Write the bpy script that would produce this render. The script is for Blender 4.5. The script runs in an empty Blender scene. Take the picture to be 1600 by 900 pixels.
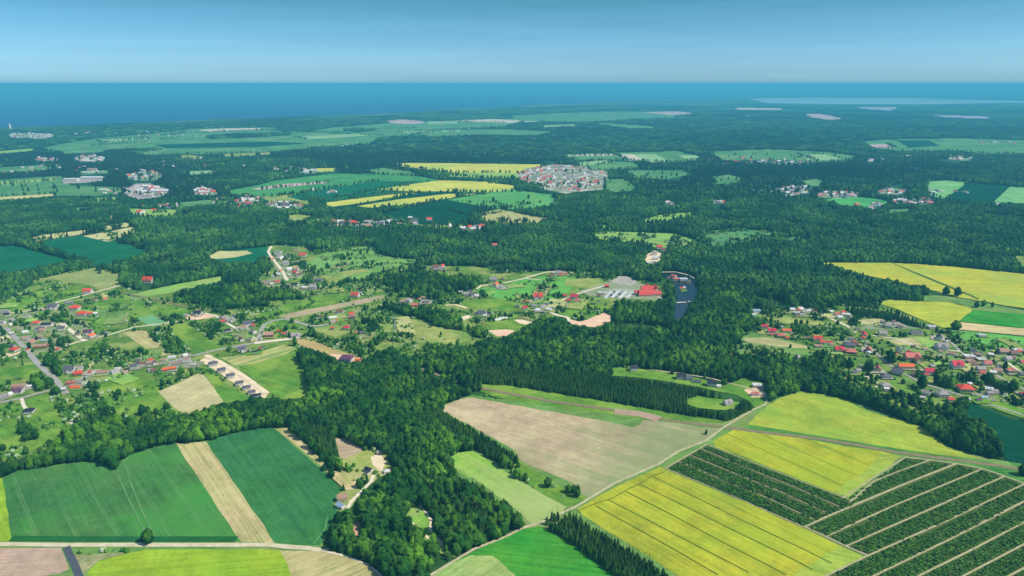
import bpy, bmesh, math, random
import numpy as np
from mathutils import Vector, noise
random.seed(7); RNG = np.random.default_rng(11)
SC = bpy.context.scene
COL = SC.collection

# ------------------------------------------------------------------ camera, sky, sun, exposure
H = 350.0; PITCH = math.radians(16.66); F = 1067.0
cam = bpy.data.cameras.new('camera'); cam.sensor_width = 36; cam.lens = 36*F/1600
cam.clip_start = 1; cam.clip_end = 200000
camo = bpy.data.objects.new('camera', cam); COL.objects.link(camo)
camo.location = (0, 0, H); camo.rotation_euler = (math.pi/2-PITCH, 0, 0); SC.camera = camo

SUN_EL = math.radians(50); SUN_AZ = math.radians(-18)      # azimuth measured from +X, negative = towards the viewer
w = bpy.data.worlds.new('World'); SC.world = w; w.use_nodes = True
nt = w.node_tree; bg = nt.nodes['Background']
sky = nt.nodes.new('ShaderNodeTexSky'); sky.sky_type = 'NISHITA'; sky.sun_disc = False
sky.sun_elevation = SUN_EL; sky.sun_rotation = math.pi/2 - SUN_AZ; sky.altitude = 300
sky.air_density = 1.0; sky.dust_density = 0.6; sky.ozone_density = 3.0
tc = nt.nodes.new('ShaderNodeTexCoord'); sx = nt.nodes.new('ShaderNodeSeparateXYZ')
mr = nt.nodes.new('ShaderNodeMapRange'); mr.inputs[1].default_value = 0.0; mr.inputs[2].default_value = 0.30
rp = nt.nodes.new('ShaderNodeValToRGB')
rp.color_ramp.elements[0].position = 0; rp.color_ramp.elements[0].color = (.38, .68, 1.08, 1)
e = rp.color_ramp.elements.new(.045); e.color = (.40, .69, 1.08, 1)
e = rp.color_ramp.elements.new(.075); e.color = (.36, .63, .98, 1)
rp.color_ramp.elements[1].position = 1; rp.color_ramp.elements[1].color = (.12, .22, .30, 1)
e = rp.color_ramp.elements.new(.35); e.color = (.19, .45, .54, 1)
mx = nt.nodes.new('ShaderNodeMix'); mx.data_type = 'RGBA'; mx.blend_type = 'MULTIPLY'; mx.inputs[0].default_value = 1
nt.links.new(tc.outputs['Generated'], sx.inputs[0]); nt.links.new(sx.outputs[2], mr.inputs[0]); nt.links.new(mr.outputs[0], rp.inputs[0])
nt.links.new(sky.outputs[0], mx.inputs[6]); nt.links.new(rp.outputs[0], mx.inputs[7]); 
wm_ = nt.nodes.new('ShaderNodeMapping'); wm_.inputs['Scale'].default_value = (2.2, 2.2, 55); wn = nt.nodes.new('ShaderNodeTexNoise'); wn.inputs['Scale'].default_value = 1.4; wn.inputs['Detail'].default_value = 4
wr = nt.nodes.new('ShaderNodeMapRange'); wr.inputs[1].default_value = .35; wr.inputs[2].default_value = .7; wr.inputs[3].default_value = .97; wr.inputs[4].default_value = 1.05
wv = nt.nodes.new('ShaderNodeVectorMath'); wv.operation = 'SCALE'
nt.links.new(tc.outputs['Generated'], wm_.inputs[0]); nt.links.new(wm_.outputs[0], wn.inputs['Vector']); nt.links.new(wn.outputs[0], wr.inputs[0]); nt.links.new(mx.outputs[2], wv.inputs[0]); nt.links.new(wr.outputs[0], wv.inputs['Scale']); nt.links.new(wv.outputs[0], bg.inputs[0])
bg.inputs[1].default_value = 0.15
sl = bpy.data.lights.new('sun', 'SUN'); sl.energy = 5.0; sl.angle = math.radians(.5); sl.color = (1, .94, .84)
so = bpy.data.objects.new('sun', sl); COL.objects.link(so)
sd = Vector((math.cos(SUN_EL)*math.cos(SUN_AZ), math.cos(SUN_EL)*math.sin(SUN_AZ), math.sin(SUN_EL)))
so.rotation_euler = (-sd).to_track_quat('-Z', 'Y').to_euler(); so.location = (0, 0, 900)
SC.view_settings.view_transform = 'Standard'; SC.view_settings.look = 'None'
SC.view_settings.exposure = 0.14; SC.view_settings.gamma = 1
SC.cycles.max_bounces = 5; SC.cycles.diffuse_bounces = 2; SC.cycles.volume_bounces = 0

# ------------------------------------------------------------------ plan: bearings and depressions of the survey -> ground
cp, sp_ = math.cos(PITCH), math.sin(PITCH)
def G(x, y, z=0.0):
    """ground point seen at bearing (x,y) of the 1600x900 survey picture"""
    u = (x-800)/F; v = (450-y)/F
    dx, dy, dz = u, cp + v*sp_, -sp_ + v*cp
    if dz > -.0052: dz = -.0052
    t = (H-z)/-dz
    return (dx*t, dy*t)
def PIX(X, Y, Z):
    rz = Z-H; f = Y*cp - rz*sp_; u = Y*sp_ + rz*cp
    return 800 + F*X/f, 450 - F*u/f
def mpp(x, y):
    X, Y = G(x, y); return (Y*cp + H*sp_)/F     # metres per survey pixel
def ang(a, b):
    A = G(*a); B = G(*b); return math.atan2(B[1]-A[1], B[0]-A[0])

# ------------------------------------------------------------------ materials
def C(r, g, b):
    f = lambda c: ((c/255+.055)/1.055)**2.4 if c > 10 else c/255/12.92
    return (f(r), f(g), f(b), 1)
MAT = {}
class N:
    def __init__(s, name, rough=.95, spec=.0):
        s.m = bpy.data.materials.new(name); s.m.use_nodes = True; s.t = s.m.node_tree
        s.b = s.t.nodes['Principled BSDF']; s.b.inputs['Roughness'].default_value = rough
        s.b.inputs['Specular IOR Level'].default_value = spec
    def n(s, kind, **kw):
        nd = s.t.nodes.new(kind)
        for k, v in kw.items(): setattr(nd, k, v)
        return nd
    def put(s, sock, v):
        if hasattr(v, 'is_output') or hasattr(v, 'links'): s.t.links.new(v, sock)
        else: sock.default_value = v
    def math(s, op, a, b=0, c=None):
        nd = s.n('ShaderNodeMath', operation=op); s.put(nd.inputs[0], a); s.put(nd.inputs[1], b)
        if c is not None: s.put(nd.inputs[2], c)
        return nd.outputs[0]
    def mix(s, f, a, b, mode='MIX'):
        nd = s.n('ShaderNodeMix', data_type='RGBA', blend_type=mode); s.put(nd.inputs[0], f); s.put(nd.inputs[6], a); s.put(nd.inputs[7], b)
        return nd.outputs[2]
    def noise(s, vec, scale, detail=2, rough=.5, lo=.35, hi=.65):
        nd = s.n('ShaderNodeTexNoise'); nd.inputs['Scale'].default_value = scale; nd.inputs['Detail'].default_value = detail
        nd.inputs['Roughness'].default_value = rough; s.put(nd.inputs['Vector'], vec)
        m = s.n('ShaderNodeMapRange'); s.put(m.inputs[0], nd.outputs[0]); m.inputs[1].default_value = lo; m.inputs[2].default_value = hi
        return m.outputs[0]
    def pos(s): return s.n('ShaderNodeNewGeometry').outputs['Position']
    def done(s, col): s.put(s.b.inputs['Base Color'], col); return s.m

def crop(name, c1, c2, a=0, streak=.5, tram=0, tw=.7, tcol=None, patch=None, pamt=.6, ps=90, grad=None, topa=.7):
    """farmland: c1/c2 mottled, streaks and wheel lines along angle a, patches of another colour"""
    k = (name, round(a, 2))
    if k in MAT: return MAT[k]
    s = N(name); P = s.pos()
    mp = s.n('ShaderNodeMapping'); s.put(mp.inputs[0], P); mp.inputs['Rotation'].default_value = (0, 0, -a)
    R = mp.outputs[0]
    st = s.n('ShaderNodeMapping'); s.put(st.inputs[0], R); st.inputs['Scale'].default_value = (.012, .33, 1)
    big = s.noise(P, 1/ps, 4, .6, .3, .7); fine = s.noise(P, .35, 3, .7, .3, .7); sk = s.noise(st.outputs[0], 1, 3, .6, .33, .67)
    f = s.math('ADD', s.math('MULTIPLY', big, .45), s.math('ADD', s.math('MULTIPLY', sk, .55*streak), s.math('MULTIPLY', fine, .3)))
    f = s.math('SUBTRACT', s.math('MULTIPLY', f, 1.5), .25)
    col = s.mix(f, tuple(v*.86 for v in c1[:3])+(1,), tuple(min(1, v*1.14) for v in c2[:3])+(1,))
    gr = s.n('ShaderNodeMapRange'); s.put(gr.inputs[0], s.noise(P, 1.1, 4, .8, .3, .7)); gr.inputs[3].default_value = .82; gr.inputs[4].default_value = 1.18
    hv = s.n('ShaderNodeHueSaturation'); s.put(hv.inputs['Color'], col); mid = s.n('ShaderNodeMapRange'); s.put(mid.inputs[0], s.noise(P, .055, 4, .65, .34, .66)); mid.inputs[3].default_value = .86; mid.inputs[4].default_value = 1.12
    s.put(hv.inputs['Value'], s.math('MULTIPLY', gr.outputs[0], mid.outputs[0])); s.put(hv.inputs['Hue'], s.math('ADD', .485, s.math('MULTIPLY', s.noise(P, .02, 3, .6), .025))); col = hv.outputs[0]
    if patch:
        col = s.mix(s.math('MULTIPLY', s.noise(P, 1/ps*.8, 5, .62, .48, .62), pamt), col, patch)
    if grad:
        A, B, gc = grad; A = G(*A); B = G(*B); dx, dy = B[0]-A[0], B[1]-A[1]; L2 = dx*dx+dy*dy
        dp = s.n('ShaderNodeVectorMath', operation='DOT_PRODUCT'); s.put(dp.inputs[0], P); dp.inputs[1].default_value = (dx/L2, dy/L2, 0)
        g0 = s.math('SUBTRACT', dp.outputs['Value'], (A[0]*dx+A[1]*dy)/L2)
        g1 = s.math('ADD', g0, s.math('MULTIPLY', s.math('SUBTRACT', s.noise(st.outputs[0], .6, 5, .7, .3, .7), .5), .9)); g2 = s.n('ShaderNodeClamp'); s.put(g2.inputs[0], g1)
        col = s.mix(s.math('MULTIPLY', g2.outputs[0], .62), col, gc)
    if tram:
        wob = s.math('MULTIPLY', s.noise(P, 1/60, 1, .5, .2, .8), 2.0)
        y = s.n('ShaderNodeSeparateXYZ'); s.put(y.inputs[0], R)
        yy = s.math('ADD', y.outputs[1], wob)
        d = s.math('ABSOLUTE', s.math('SUBTRACT', s.math('MODULO', s.math('ADD', yy, 90000.0), tram), tram/2))
        d2 = s.math('ABSOLUTE', s.math('SUBTRACT', d, .9))
        ln = s.math('MULTIPLY', s.math('LESS_THAN', d2, tw/2), s.noise(st.outputs[0], .8, 3, .6, .3, .55))
        col = s.mix(s.math('MULTIPLY', ln, topa), col, tcol or C(60, 80, 20))
    MAT[k] = s.done(col); return MAT[k]
def plain(name, c, c2=None, scale=.5, rough=.95, spec=.0, rnd=0):
    if name in MAT: return MAT[name]
    s = N(name, rough, spec)
    if c2 is None: c2 = tuple(v*.78 for v in c[:3])+(1,)
    col = s.mix(s.noise(s.pos(), scale, 4, .6, .3, .7), c, c2)
    if rnd:
        oi = s.n('ShaderNodeObjectInfo'); hs = s.n('ShaderNodeHueSaturation'); s.put(hs.inputs['Color'], col)
        s.put(hs.inputs['Value'], s.math('ADD', s.math('MULTIPLY', oi.outputs['Random'], rnd*2), 1-rnd)); col = hs.outputs[0]
    MAT[name] = s.done(col); return MAT[name]
def leaf(name, dark, mid, light, warm=.5, scale=1/70):
    """foliage: every tree its own tint, stands drifting between tints"""
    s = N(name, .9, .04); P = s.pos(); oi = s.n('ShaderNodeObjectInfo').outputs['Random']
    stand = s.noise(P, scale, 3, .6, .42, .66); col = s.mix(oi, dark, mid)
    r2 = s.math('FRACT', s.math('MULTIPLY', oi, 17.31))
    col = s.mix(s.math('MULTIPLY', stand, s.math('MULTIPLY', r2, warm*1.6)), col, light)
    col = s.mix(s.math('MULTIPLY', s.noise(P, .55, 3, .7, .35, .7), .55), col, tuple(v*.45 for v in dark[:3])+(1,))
    tr = s.n('ShaderNodeBsdfTranslucent'); s.put(tr.inputs[0], col); mx = s.n('ShaderNodeMixShader'); mx.inputs[0].default_value = .12
    s.put(s.b.inputs['Base Color'], col); s.t.links.new(s.b.outputs[0], mx.inputs[1]); s.t.links.new(tr.outputs[0], mx.inputs[2])
    s.t.links.new(mx.outputs[0], s.t.nodes['Material Output'].inputs[0]); return s.m
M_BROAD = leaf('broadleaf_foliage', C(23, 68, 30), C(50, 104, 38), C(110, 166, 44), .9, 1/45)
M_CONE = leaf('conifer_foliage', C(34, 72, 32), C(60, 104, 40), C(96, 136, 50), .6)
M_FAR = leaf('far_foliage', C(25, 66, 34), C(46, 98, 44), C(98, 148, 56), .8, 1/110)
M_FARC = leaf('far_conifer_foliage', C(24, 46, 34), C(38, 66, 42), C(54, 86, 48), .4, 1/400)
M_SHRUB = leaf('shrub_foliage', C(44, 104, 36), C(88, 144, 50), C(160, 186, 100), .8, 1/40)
M_BLOS = leaf('blossoming_foliage', C(120, 160, 90), C(176, 196, 150), C(205, 212, 186), .8, 1/40)
M_BUSH = leaf('nursery_bush_foliage', C(36, 80, 24), C(82, 134, 38), C(130, 160, 84), .4, 1/5)
M_BARK = plain('bark', C(86, 72, 58), scale=2)

# ------------------------------------------------------------------ helpers
def tag(o, label=None, cat=None, group=None, kind=None):
    for k, v in (('label', label), ('category', cat), ('group', group), ('kind', kind)):
        if v: o[k] = v
    return o
def mesh(name, verts, faces, mats, fm=None, smooth=False):
    me = bpy.data.meshes.new(name); me.from_pydata([tuple(v) for v in verts], [], faces)
    for m in (mats if isinstance(mats, (list, tuple)) else [mats]): me.materials.append(m)
    if fm is not None: me.polygons.foreach_set('material_index', fm)
    if smooth: me.polygons.foreach_set('use_smooth', [True]*len(me.polygons))
    me.update(); return me
def obj(name, me, parent=None, loc=(0, 0, 0), rz=0):
    o = bpy.data.objects.new(name, me); COL.objects.link(o); o.location = loc; o.rotation_euler = (0, 0, rz)
    if parent: o.parent = parent
    return o

# ------------------------------------------------------------------ land-use raster (which ground carries which growth)
RX0, RX1, RY0, RY1 = -340, 1940, 130, 1120
USE = np.zeros((RY1-RY0, RX1-RX0), np.uint8); STAND = np.zeros_like(USE); PHRASES = ['']
def paint(poly, code, stand=0):
    P = np.array(poly, float); x, y = P[:, 0], P[:, 1]; x2, y2 = np.roll(x, -1), np.roll(y, -1)
    for r in range(max(RY0, int(y.min())), min(RY1, int(y.max())+1)):
        yc = r+.5; m = ((y <= yc) & (y2 > yc)) | ((y2 <= yc) & (y > yc))
        if not m.any(): continue
        xs = np.sort(x[m] + (yc-y[m])/(y2[m]-y[m])*(x2[m]-x[m]))
        for i in range(0, len(xs)-1, 2):
            a = max(0, int(round(xs[i]-RX0))); b = min(RX1-RX0, int(round(xs[i+1]-RX0)))
            if b > a: USE[r-RY0, a:b] = code; STAND[r-RY0, a:b] = stand
def look(px, py, A=USE):
    i = np.clip((py-RY0).astype(int), 0, RY1-RY0-1); j = np.clip((px-RX0).astype(int), 0, RX1-RX0-1)
    out = A[i, j].copy(); bad = (px < RX0) | (px >= RX1) | (py < RY0) | (py >= RY1); out[bad] = 0; return out
LAYER = [0]; EDGES = []
def sheet(name, poly, mat, label=None, kind='structure', code=0, z=None, stand=0, rough_edge=1.3):
    LAYER[0] += 1; zz = .05+.004*LAYER[0] if z is None else z
    if code is not None: paint(poly, code, stand)
    if code is not None and name.split('_')[-1] in ('field', 'meadow', 'strip') and 165 < sum(p[1] for p in poly)/len(poly) < 350 and len(poly) < 20: EDGES.extend((poly[i-1], poly[i]) for i in range(len(poly)) if random.random() < .42)
    pts = []
    n = len(poly)
    W = [G(*p) for p in poly]
    if rough_edge:
        for i in range(n):
            a, b = W[i], W[(i+1) % n]; L = math.hypot(b[0]-a[0], b[1]-a[1]); k = max(1, min(30, int(L/9)))
            for j in range(k):
                t = j/k; x = a[0]+(b[0]-a[0])*t; y = a[1]+(b[1]-a[1])*t
                dx = noise.noise(Vector((x*.05, y*.05, 3)))*rough_edge; dy = noise.noise(Vector((x*.05, y*.05, 9)))*rough_edge
                pts.append((x+dx, y+dy, zz))
    else: pts = [(a, b, zz) for a, b in W]
    from mathutils.geometry import tessellate_polygon
    tri = tessellate_polygon([[Vector(p) for p in pts]])
    fs = []
    for t in tri:
        a, b, c = [pts[i] for i in t]
        fs.append(tuple(t) if (b[0]-a[0])*(c[1]-a[1])-(b[1]-a[1])*(c[0]-a[0]) > 0 else tuple(reversed(t)))
    o = obj(name, mesh(name, pts, fs, mat)); tag(o, label, kind=kind); return o
def road(name, line, width, mat, label=None, clear=2):
    LAYER[0] += 1; zz = .05+.004*LAYER[0]
    width *= .95; L = [G(*p) for p in line]; pts = []
    for i in range(len(L)-1):                                   # resample with a light wander
        a, b = L[i], L[i+1]; d = math.hypot(b[0]-a[0], b[1]-a[1]); k = max(1, min(24, int(d/14)))
        for j in range(k): t = j/k; pts.append((a[0]+(b[0]-a[0])*t, a[1]+(b[1]-a[1])*t))
    pts.append(L[-1]); vs = []; n = len(pts)
    for i, p in enumerate(pts):
        a = pts[max(0, i-1)]; b = pts[min(n-1, i+1)]; d = Vector((b[0]-a[0], b[1]-a[1])); d.normalize()
        wv = width/2*(1+.14*noise.noise(Vector((p[0]*.07, p[1]*.07, 0))))
        vs += [(p[0]-d.y*wv, p[1]+d.x*wv, zz), (p[0]+d.y*wv, p[1]-d.x*wv, zz)]
    o = obj(name, mesh(name, vs, [(2*i, 2*i+1, 2*i+3, 2*i+2) for i in range(n-1)], mat)); tag(o, label, kind='structure')
    if clear:
        for i in range(len(line)-1):
            (x1, y1), (x2, y2) = line[i], line[i+1]; k = int(max(abs(x2-x1), abs(y2-y1)))+1
            for t in np.linspace(0, 1, k+1):
                cx, cy = x1+(x2-x1)*t, y1+(y2-y1)*t; r = max(1, width/mpp(cx, cy)*.5+clear*.5)
                i0 = int(cy-RY0); j0 = int(cx-RX0); a = max(1, int(r*.6)); b = max(1, int(r))
                if i0 > a: USE[max(0, i0-a):i0+a+1, max(0, j0-b):j0+b+1] = 0
    return o

# ------------------------------------------------------------------ sea and land
def water(name, c, rough, bump=.3, scale=.05):
    s = N(name, rough, .35); s.put(s.b.inputs['Base Color'], s.mix(s.noise(s.pos(), 1/900, 4, .6), c, tuple(v*.8 for v in c[:3])+(1,)))
    nz = s.n('ShaderNodeTexNoise'); nz.inputs['Scale'].default_value = scale; nz.inputs['Detail'].default_value = 4; s.put(nz.inputs['Vector'], s.pos())
    bp = s.n('ShaderNodeBump'); bp.inputs['Strength'].default_value = bump; s.put(bp.inputs['Height'], nz.outputs[0]); s.put(s.b.inputs['Normal'], bp.outputs[0]); return s.m
R = 66800
o = obj('sea', mesh('sea', [(R*math.cos(i*math.pi/90), R*math.sin(i*math.pi/90), -4) for i in range(180)], [tuple(range(180))], water('sea_water', C(4, 62, 112), .5, .5, .02)))
tag(o, 'deep blue sea stretching to the horizon', kind='structure')
s = N('land_base'); P = s.pos()
M_LAND = s.done(s.mix(s.noise(P, 1/1500, 5, .6, .45, .55), C(16, 50, 40), s.mix(s.noise(P, 1/300, 3, .6), C(60, 100, 60), C(90, 110, 76))))
coast = [(-900, 222), (-300, 206), (0, 199), (100, 196), (180, 193), (300, 188), (350, 185), (400, 184), (480, 181), (560, 179.5), (600, 177.5), (700, 171.5), (800, 166.8), (850, 163),
         (900, 161.5), (1000, 158.5), (1080, 155.5), (1150, 152.8), (1200, 150.2), (1373, 147.3), (1440, 145), (1489, 143), (1540, 142), (1600, 142), (2300, 143)]
LP = [(*G(*p), 0) for p in coast] + [(60000, -3000, 0), (60000, -12000, 0), (-30000, -12000, 0), (-30000, 2600, 0)]
from mathutils.geometry import tessellate_polygon
tri = [t if (LP[t[1]][0]-LP[t[0]][0])*(LP[t[2]][1]-LP[t[0]][1])-(LP[t[1]][1]-LP[t[0]][1])*(LP[t[2]][0]-LP[t[0]][0]) > 0 else tuple(reversed(t)) for t in tessellate_polygon([[Vector(p) for p in LP]])]
o = obj('ground', mesh('ground', LP, tri, M_LAND)); tag(o, 'low green coastal plain reaching the sea', kind='structure')
SAND = plain('beach_sand', C(190, 175, 150), scale=.02)
bp_ = [G(*p) for p in coast[:19]]; vs = []
for x, y in bp_: vs += [(x-22, y+40, -2.5), (x+8, y-12, .03)]
obj('beach', mesh('beach', vs, [(2*i+1, 2*i+3, 2*i+2, 2*i) for i in range(len(bp_)-1)], SAND))['kind'] = 'structure'

# ------------------------------------------------------------------ colours of the land
MEADOW = crop('meadow_grass', C(62, 98, 38), C(102, 134, 56), .3, .5, patch=C(146, 154, 84), pamt=.8, ps=32)
MEADOW2 = crop('bright_meadow_grass', C(64, 108, 36), C(98, 138, 48), -.6, .6, patch=C(136, 162, 64), pamt=.65, ps=38)
MEADOWD = crop('dull_meadow_grass', C(70, 118, 56), C(112, 144, 70), .3, .5, patch=C(136, 142, 84), pamt=.5, ps=50)
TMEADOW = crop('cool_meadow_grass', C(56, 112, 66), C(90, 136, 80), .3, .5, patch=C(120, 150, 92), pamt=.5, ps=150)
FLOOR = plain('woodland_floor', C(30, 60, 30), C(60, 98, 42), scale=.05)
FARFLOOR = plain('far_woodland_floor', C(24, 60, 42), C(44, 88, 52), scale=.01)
TAN = lambda a: crop('bare_tan_soil', C(158, 142, 110), C(178, 160, 128), a, .5, patch=C(112, 138, 78), pamt=.75, ps=110)
PINK = lambda a: crop('pinkish_bare_soil', C(158, 136, 112), C(172, 150, 126), a, .5, ps=70)
STRAW = lambda a: crop('straw_stubble', C(134, 138, 84), C(170, 160, 110), a, 1.3, tram=9, tw=.7, tcol=C(124, 134, 74), ps=60)
DEEP = lambda a, n='deep_green_crop': crop(n, C(52, 98, 50), C(74, 122, 60), a, .5, tram=24, tw=.6, tcol=C(130, 160, 110), ps=120, patch=C(70, 136, 54), pamt=.9, topa=.3)
DEEP2 = lambda a: crop('deep_green_crop_plain', C(44, 98, 54), C(62, 120, 64), a, .4, tram=24, tw=.5, tcol=C(18, 74, 54), ps=120)
TEAL = lambda a: crop('cool_green_crop', C(18, 84, 58), C(32, 102, 66), a, .4, ps=120)
DTEAL = lambda a: crop('dark_teal_crop', C(10, 58, 42), C(20, 72, 48), a, .4, ps=120)
YEL = lambda a, n='rapeseed_bloom', topa=.7: crop(n, C(128, 144, 44), C(164, 166, 44), a, .55, tram=27, tw=1.0, topa=topa, tcol=C(76, 104, 20), ps=60, patch=C(142, 166, 44), pamt=.6)
YEL2 = lambda a: crop('fading_rapeseed', C(124, 150, 52), C(156, 168, 58), a, .6, tram=30, tw=.6, tcol=C(106, 140, 44), ps=80, patch=C(120, 158, 56), pamt=.5)
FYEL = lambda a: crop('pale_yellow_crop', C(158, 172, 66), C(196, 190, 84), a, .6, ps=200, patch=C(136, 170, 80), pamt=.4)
LIME = lambda a: crop('lime_green_crop', C(108, 144, 34), C(138, 166, 44), a, .6, tram=26, tw=.5, tcol=C(80, 130, 30), ps=70)
BRIGHT = lambda a: crop('vivid_green_crop', C(38, 118, 34), C(66, 138, 42), a, .7, tram=24, tw=.4, tcol=C(60, 150, 60), ps=70)
PALEG = lambda a: crop('pale_green_meadow', C(96, 148, 58), C(132, 168, 78), a, .8, ps=60, patch=C(160, 158, 104), pamt=.45)
SANDM = plain('sandy_ground', C(222, 206, 172), C(200, 180, 144), scale=.08)
PSAND = plain('pale_pink_sand', C(222, 190, 160), C(204, 168, 136), scale=.05)
GRAVEL = plain('gravel_track', C(220, 212, 188), C(192, 180, 150), scale=.3)
ASPH = plain('worn_asphalt', C(164, 162, 152), C(138, 136, 128), scale=.3)
DARKASPH = plain('dark_asphalt', C(82, 88, 96), C(66, 70, 78), scale=.3)
DIRT = plain('dirt_track', C(136, 122, 96), C(112, 106, 74), scale=.2)
YARD = plain('village_yard', C(150, 144, 126), C(110, 124, 84), scale=.12)
OLIVE = crop('olive_rough_grass', C(120, 140, 66), C(150, 158, 90), .2, .5, ps=40, patch=C(90, 130, 50))
SOILB = plain('nursery_soil', C(56, 84, 32), C(92, 98, 54), scale=.4)

# ------------------------------------------------------------------ woods: codes 1 broadleaf 2 conifer 3 mixed 4 scrub 5 village garden 6 sparse shrubs 7 open scrub 8 far woods
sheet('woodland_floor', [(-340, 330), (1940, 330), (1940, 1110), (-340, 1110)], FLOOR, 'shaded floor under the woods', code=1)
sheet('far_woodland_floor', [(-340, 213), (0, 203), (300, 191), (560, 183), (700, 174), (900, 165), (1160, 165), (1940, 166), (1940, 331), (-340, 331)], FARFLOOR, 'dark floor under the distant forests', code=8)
def wood(poly, code, phrase):
    PHRASES.append(phrase); paint(poly, code, len(PHRASES)-1)
FM = 'far_meadow'
def fs(name, poly, mat, label, code=0): return sheet(name, poly, mat, label, code=code)
# --- far plain
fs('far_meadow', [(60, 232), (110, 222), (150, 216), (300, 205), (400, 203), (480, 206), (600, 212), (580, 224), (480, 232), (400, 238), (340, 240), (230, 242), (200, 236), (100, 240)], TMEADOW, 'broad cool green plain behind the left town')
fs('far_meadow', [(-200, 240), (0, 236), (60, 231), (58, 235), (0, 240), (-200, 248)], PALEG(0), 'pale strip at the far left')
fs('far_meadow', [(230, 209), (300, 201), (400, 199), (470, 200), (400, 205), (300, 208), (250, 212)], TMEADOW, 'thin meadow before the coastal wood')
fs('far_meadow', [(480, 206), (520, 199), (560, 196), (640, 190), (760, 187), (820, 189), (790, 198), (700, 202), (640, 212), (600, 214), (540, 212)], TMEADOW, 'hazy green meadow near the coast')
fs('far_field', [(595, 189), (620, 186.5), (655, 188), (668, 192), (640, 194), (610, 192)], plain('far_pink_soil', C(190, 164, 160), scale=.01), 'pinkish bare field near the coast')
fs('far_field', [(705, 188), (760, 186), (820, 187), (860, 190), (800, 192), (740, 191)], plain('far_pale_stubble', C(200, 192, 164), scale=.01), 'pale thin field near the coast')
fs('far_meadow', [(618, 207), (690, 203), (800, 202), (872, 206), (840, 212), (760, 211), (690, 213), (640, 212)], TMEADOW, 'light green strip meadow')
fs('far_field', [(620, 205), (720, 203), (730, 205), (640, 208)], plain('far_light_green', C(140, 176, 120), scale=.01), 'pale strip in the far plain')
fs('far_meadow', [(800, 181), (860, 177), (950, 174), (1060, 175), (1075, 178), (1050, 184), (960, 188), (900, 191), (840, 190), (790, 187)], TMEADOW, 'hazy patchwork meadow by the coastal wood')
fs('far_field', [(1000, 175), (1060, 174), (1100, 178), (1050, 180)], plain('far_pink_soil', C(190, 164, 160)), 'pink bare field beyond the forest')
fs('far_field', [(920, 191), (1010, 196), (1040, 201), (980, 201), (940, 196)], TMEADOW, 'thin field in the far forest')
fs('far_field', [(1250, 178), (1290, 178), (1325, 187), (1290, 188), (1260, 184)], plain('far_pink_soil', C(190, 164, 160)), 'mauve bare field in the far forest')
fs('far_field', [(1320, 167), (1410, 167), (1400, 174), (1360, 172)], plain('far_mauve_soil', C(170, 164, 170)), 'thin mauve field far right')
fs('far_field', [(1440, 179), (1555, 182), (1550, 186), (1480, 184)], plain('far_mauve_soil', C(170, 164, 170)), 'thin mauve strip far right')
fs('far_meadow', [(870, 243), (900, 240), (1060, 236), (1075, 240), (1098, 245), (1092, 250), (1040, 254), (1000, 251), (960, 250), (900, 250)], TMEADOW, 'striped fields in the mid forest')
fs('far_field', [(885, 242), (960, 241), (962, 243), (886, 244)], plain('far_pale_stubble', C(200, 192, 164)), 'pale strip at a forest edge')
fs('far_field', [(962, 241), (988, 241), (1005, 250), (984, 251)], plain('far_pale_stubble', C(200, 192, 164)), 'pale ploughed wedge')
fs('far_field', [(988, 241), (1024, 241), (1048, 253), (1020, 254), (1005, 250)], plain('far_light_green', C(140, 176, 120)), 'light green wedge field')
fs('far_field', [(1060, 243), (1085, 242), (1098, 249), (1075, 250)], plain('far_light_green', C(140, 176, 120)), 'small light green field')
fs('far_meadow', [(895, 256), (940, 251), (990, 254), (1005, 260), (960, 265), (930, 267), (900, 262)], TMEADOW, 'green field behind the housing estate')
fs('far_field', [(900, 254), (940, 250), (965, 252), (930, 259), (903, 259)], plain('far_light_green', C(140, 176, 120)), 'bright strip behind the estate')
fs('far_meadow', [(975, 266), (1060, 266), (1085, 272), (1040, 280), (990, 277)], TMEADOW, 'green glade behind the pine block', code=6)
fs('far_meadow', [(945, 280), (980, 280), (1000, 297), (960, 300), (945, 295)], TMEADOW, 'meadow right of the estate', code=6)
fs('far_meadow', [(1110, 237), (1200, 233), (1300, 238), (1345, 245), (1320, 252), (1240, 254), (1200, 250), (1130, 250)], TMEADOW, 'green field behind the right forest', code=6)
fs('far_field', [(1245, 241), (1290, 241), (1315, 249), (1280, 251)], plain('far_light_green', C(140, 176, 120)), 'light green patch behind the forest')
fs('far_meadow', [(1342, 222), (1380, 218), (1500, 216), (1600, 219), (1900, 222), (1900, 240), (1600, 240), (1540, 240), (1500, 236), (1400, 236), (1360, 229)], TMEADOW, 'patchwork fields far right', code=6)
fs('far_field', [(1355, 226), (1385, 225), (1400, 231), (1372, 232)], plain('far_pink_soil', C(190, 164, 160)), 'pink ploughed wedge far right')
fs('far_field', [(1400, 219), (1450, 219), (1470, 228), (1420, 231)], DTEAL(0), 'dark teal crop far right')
LT = plain('far_light_green', C(140, 176, 120)); PST = plain('far_pale_stubble', C(200, 192, 164))
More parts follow.
